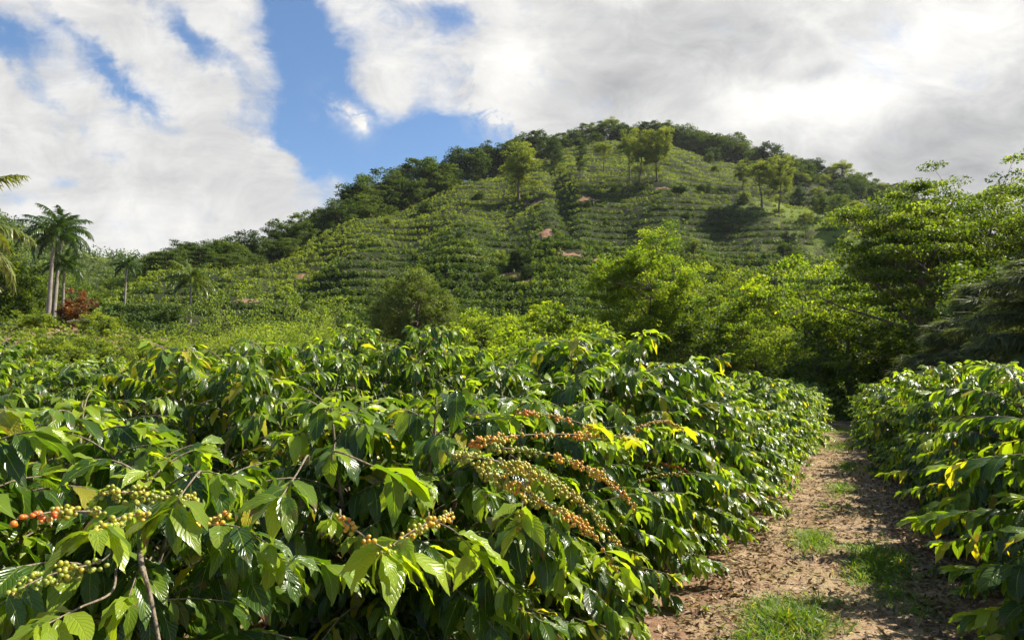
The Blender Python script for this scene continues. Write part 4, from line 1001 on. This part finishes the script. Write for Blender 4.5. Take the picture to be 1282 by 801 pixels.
for px, py, a, b, n, h in [(985, 785, .45, .26, 9000, .11), (1020, 760, .3, .2, 700, .07), (1100, 712, .62, .24, 9000, .11), (1120, 745, .35, .25, 900, .08), (1018, 682, .5, .18, 5000, .09), (1052, 612, .9, .2, 3500, .09), (1060, 580, 1., .22, 3000, .09), (1045, 640, .6, .25, 500, .06),
                            (1050, 555, 1.6, .35, 4000, .10), (1052, 530, 2.6, .45, 4000, .11), (940, 800, .3, .2, 500, .07), (1150, 770, .4, .2, 500, .08), (1050, 760, .6, .3, 500, .06)]:
    x_, y_ = gpos(px, py); grass(mb, x_, y_, a, b, n, h)
n = 5200; s = rg.gamma(2., 5., n) + 2.4; off = rg.uniform(-1.25, 1.1, n) - .1; ok = SineNoise(44, .35)(*rowpos(s, off)) > -.1; P = on_floor(s[ok], off[ok]); n = len(P)
leaves(mb, P, rg.uniform(0, 6.28, n), rg.uniform(.1, 1.2, n), rg.uniform(.02, .08, n), rg, LEAF_LO, width=.03, bend=rg.uniform(.2, 1.4, n), var=np.clip(rg.normal(.5, .22, n), 0, 1), yel=(rg.rand(n) < .8) * rg.uniform(.6, 1, n), fold=.2, wave=0)
tag(mb.build('grass', M['grass']), kind='stuff')

# small weeds on the path
def weed(seed, L=.06, n=9):
    rng = np.random.RandomState(seed); f, w = MB(), MB(); tube(w, np.array([[0, 0, -.01], [.003, 0, .05], [0, .004, .10]]), .0025, 5)
    leaves(f, np.stack([np.zeros(n), np.zeros(n), np.linspace(.03, .10, n)], -1), np.arange(n) * 2.4, rng.uniform(.1, .9, n), L * rng.uniform(.7, 1.3, n), rng, LEAF_MD, width=.27, bend=rng.uniform(.3, 1, n), var=rng.uniform(.4, .9, n))
    return Proto('seedling', [('foliage', f.mesh('seedling_leaves', M['coffee']), None), ('stem', w.mesh('seedling_stem', M['bark']), None)])
WD = weed(9)
for px, py, sc, lab in [(1030, 641, .95, 'small green seedling growing alone on the bare dirt in the middle of the path'), (1062, 638, .6, 'tiny seedling on the path right of the larger seedling'), (884, 770, .55, 'tiny seedling on the dirt at the left edge of the path near the camera')]:
    x_, y_ = gpos(px, py); WD.place((x_, y_, gh(x_, y_)), sc * 5, sc, lab, 'seedling', 'seedlings on the path')

# asphalt lane and a fallen bough at the far left
p0 = hit(-60, 392, 40, 90); mb = MB()
az_ = np.radians(np.linspace(-46, -35.4, 14)); rl = np.linspace(62, 66, 8); A_, B_ = np.meshgrid(rl, az_, indexing='ij'); X_, Y_ = A_ * np.sin(B_), A_ * np.cos(B_); Zb = ground_h(X_, Y_) + .05
i = np.arange(8 * 14).reshape(8, 14); mb.add(np.stack([X_, Y_, Zb], -1).reshape(-1, 3), np.stack([i[:-1, :-1], i[:-1, 1:], i[1:, 1:], i[1:, :-1]], -1).reshape(-1, 4))
m_, nt_ = new_mat('asphalt'); an = noise(objpos(), 3, 5, .6); finish(nt_, ramp(an, [(.3, (.055, .055, .058)), (.7, (.10, .10, .105))]), .9, .2, bump(an, .4, .02)); M['asphalt'] = m_
tag(mb.build('road', M['asphalt']), kind='structure')
mb = MB(); c, _, _ = branch_curve(np.array([0, 0, .25]), 1.2, .25, 2.6, .3, 10, rg); tube(mb, c, np.linspace(.12, .05, 10), 8); c2, _, _ = branch_curve(c[5], 1.9, .5, .9, .2, 6, rg); tube(mb, c2, np.linspace(.06, .02, 6), 6)
az_ = math.atan((82 - 641) / F); o = mb.build('fallen_bough', M['palm_bark']); x_, y_ = 58 * math.sin(az_), 58 * math.cos(az_); o.location = (x_, y_, gh(x_, y_) + .7); o.scale = (.55, .55, .55)
tag(o, 'pale fallen bough lying among the shrubs beneath the red leafed shrub', 'fallen branch')
# ------------------------------------------------------------------ camera and light
cd = bpy.data.cameras.new('camera'); cam = bpy.data.objects.new('camera', cd); col.objects.link(cam)
cam.location = (0, 0, EYE); cam.rotation_euler = (math.pi / 2 + PITCH, 0, 0)
cd.sensor_width = 36; cd.lens = 36 * F / 1282; cd.clip_end = 20000; cd.clip_start = .05
scene.camera = cam

sd = bpy.data.lights.new('sun', 'SUN'); sun = bpy.data.objects.new('sun', sd); col.objects.link(sun)
sd.energy = SUN_W; sd.angle = R_(.55); sd.color = (1, .92, .78)
from mathutils import Vector
sv = Vector((math.sin(SUN_AZ) * math.cos(SUN_EL), math.cos(SUN_AZ) * math.cos(SUN_EL), math.sin(SUN_EL)))
sun.rotation_euler = sv.to_track_quat('Z', 'Y').to_euler(); sun.location = (30, 10, 60)

w = bpy.data.worlds.new('World'); scene.world = w; w.use_nodes = True
w.cycles.sampling_method = 'MANUAL'; w.cycles.sample_map_resolution = 256
nt = w.node_tree; nt.nodes.clear(); E.nt = nt
out = nt.nodes.new('ShaderNodeOutputWorld'); bg = nt.nodes.new('ShaderNodeBackground')
sky = nt.nodes.new('ShaderNodeTexSky'); sky.sky_type = 'NISHITA'; sky.sun_disc = False
sky.sun_elevation = SUN_EL; sky.sun_rotation = SUN_AZ; sky.air_density = 1.; sky.dust_density = .3; sky.ozone_density = 2.5
tc = nt.nodes.new('ShaderNodeTexCoord'); sp = nt.nodes.new('ShaderNodeSeparateXYZ'); nt.links.new(tc.outputs['Generated'], sp.inputs[0])
X, Y, Z = (E(sp.outputs[i]) for i in range(3))
Yp = E.m('MAXIMUM', Y, .18); Zc = E.m('MAXIMUM', Z, .0)
U0, V0 = X / Yp, Zc / Yp
# cloud sheet coordinates (a high flat layer seen in perspective)
den = Zc + .16
cl = combine(X / den, Y / den, 0.)
wx = noise(tc.outputs['Generated'], 3.2, 6, .6, .2) - .5
wy = noise(combine(X + 5.3, Y + 2.1, Z * 1.3), 3.6, 6, .6, .2) - .5
wx2 = noise(tc.outputs['Generated'], 14., 5, .6) - .5
Uw = U0 + wx * .26 + wx2 * .07; Vw = V0 + wy * .18 + wx2 * .05
def uv(px, py):
    d = ray(px, py); return d[0] / d[1], d[2] / d[1]
def gauss(px, py, rx, ry, rot=0., U=None, V=None):
    U = Uw if U is None else U; V = Vw if V is None else V
    cu, cv = uv(px, py); c, s_ = math.cos(R_(rot)), math.sin(R_(rot))
    du, dv = U - cu, V - cv
    a = (du * c + dv * s_) * (F / rx); b = (dv * c - du * s_) * (F / ry)
    return E.m('EXPONENT', (a * a + b * b) * -1.)
# where the blue shows
blue = gauss(375, 40, 52, 180, 14) * 1.2 + gauss(490, 195, 150, 38, -8) * 1.15 - gauss(300, 200, 80, 60) * .6 + gauss(590, 160, 75, 32, 0) * 1.1 + gauss(-10, 50, 110, 30, -30) * 1.0 + gauss(400, 130, 70, 70) * .9 \
    + gauss(110, 70, 130, 22, -38) * .60 + gauss(235, 50, 110, 18, -45) * .60 + gauss(490, 50, 100, 60, -20) * .42 + gauss(570, 120, 90, 46, 10) * .42 + gauss(570, 20, 70, 22, -20) * .45 + gauss(40, 250, 34, 14) * .35 + gauss(185, 205, 36, 9, 0) * .35 + gauss(100, 235, 26, 13) * .5 + gauss(330, 175, 60, 20, -30) * .3 + gauss(60, 130, 150, 14, -36) * .35 + gauss(170, 120, 90, 12, -40) * .35
wisp = noise(combine(U0, V0 * 1.3, 3.), 4.2, 8, .60, .5)
wispf = noise(combine(U0, V0 * 1.2, 1.), 13., 8, .66, .9)
# long streaks running up to the upper left
rotv = nt.nodes.new('ShaderNodeMapping'); rotv.inputs['Rotation'].default_value = (0, 0, R_(38)); rotv.inputs['Scale'].default_value = (1.0, 5.0, 1)
nt.links.new(combine(U0, V0, 0.), rotv.inputs[0])
streak = noise(rotv.outputs[0], 3.2, 8, .66, .5)
front = smooth(Y, .05, .30) * (1. - smooth(V0, .62, 1.05))
patchy = smooth(noise(cl, .9, 6, .6, .4), .50, .62) * 1.1 - .1
open_ = front * 1.22 + (1. - front) * patchy
dens = open_ - blue * 1.30 + gauss(480, 105, 80, 50) * .55 + (wisp - .5) * 1.0 + (wispf - .5) * 1.3 + (streak - .5) * .9
cov = smooth(dens, .10, 1.15)
puff = gauss(425, 150, 34, 18, -30) * .9 + gauss(445, 160, 22, 10, -20) * .8 + gauss(650, 110, 50, 60) * .9
cov = E.m('MINIMUM', cov + puff * smooth(wispf, .38, .58), 1.)
# brightness: left sheet pale, heavy grey banks on the right with glowing gaps
lump = noise(combine(U0 * 1., V0 * 1.6, 0.), 2.8, 8, .60, .5)
lump2 = noise(combine(U0 * 1., V0 * 1.4, 7.), 8., 7, .64, .6)
br = .84 + (lump - .5) * .40 + (lump2 - .5) * .55 + (streak - .5) * .14 + .03 \
    + gauss(1010, 130, 160, 60, -6) * .24 + gauss(1190, 50, 120, 60) * .20 + gauss(655, 85, 45, 60) * .20 \
    - gauss(870, 30, 190, 85, -4) * .14 - gauss(760, 110, 130, 40, 10) * .14 - gauss(1170, 180, 170, 60, 8) * .25 - gauss(1270, 110, 90, 60) * .18 - gauss(1010, 85, 50, 14, 12) * .16 - gauss(1250, 230, 160, 40) * .15 \
    + gauss(430, 155, 45, 25) * .12 - gauss(150, 230, 260, 40, 0) * .05
br = E.m('MINIMUM', E.m('MAXIMUM', br, .52), 1.08)
warm = ramp(br, [(.25, (.86, .89, .94)), (.6, (.94, .95, .97)), (1., (1., .985, .955))])
vm = nt.nodes.new('ShaderNodeVectorMath'); vm.operation = 'SCALE'; nt.links.new(warm.s, vm.inputs[0]); nt.links.new((E.m('POWER', br, 1.35) * CLOUD).s, vm.inputs['Scale'])
sk2 = nt.nodes.new('ShaderNodeVectorMath'); sk2.operation = 'MULTIPLY'; nt.links.new(sky.outputs[0], sk2.inputs[0]); sk2.inputs[1].default_value = SKYMUL
hz_ = smooth(V0, .24, .0)
fin = mixc(cov, E(sk2.outputs[0]), E(vm.outputs[0]))
nt.links.new(fin.s, bg.inputs[0]); bg.inputs[1].default_value = SKY_S
nt.links.new(bg.outputs[0], out.inputs[0])

vs = scene.view_settings; vs.view_transform = 'Standard'; vs.look = 'None'; vs.gamma = 1; vs.use_curve_mapping = False; vs.exposure = EXPOSURE
cy = scene.cycles
cy.use_denoising = True; cy.denoiser = 'OPENIMAGEDENOISE'; cy.max_bounces = 6; cy.diffuse_bounces = 3; cy.glossy_bounces = 2; cy.transmission_bounces = 4; cy.transparent_max_bounces = 4
cy.use_adaptive_sampling = True; cy.adaptive_threshold = .02; cy.sample_clamp_indirect = 6; cy.volume_bounces = 0
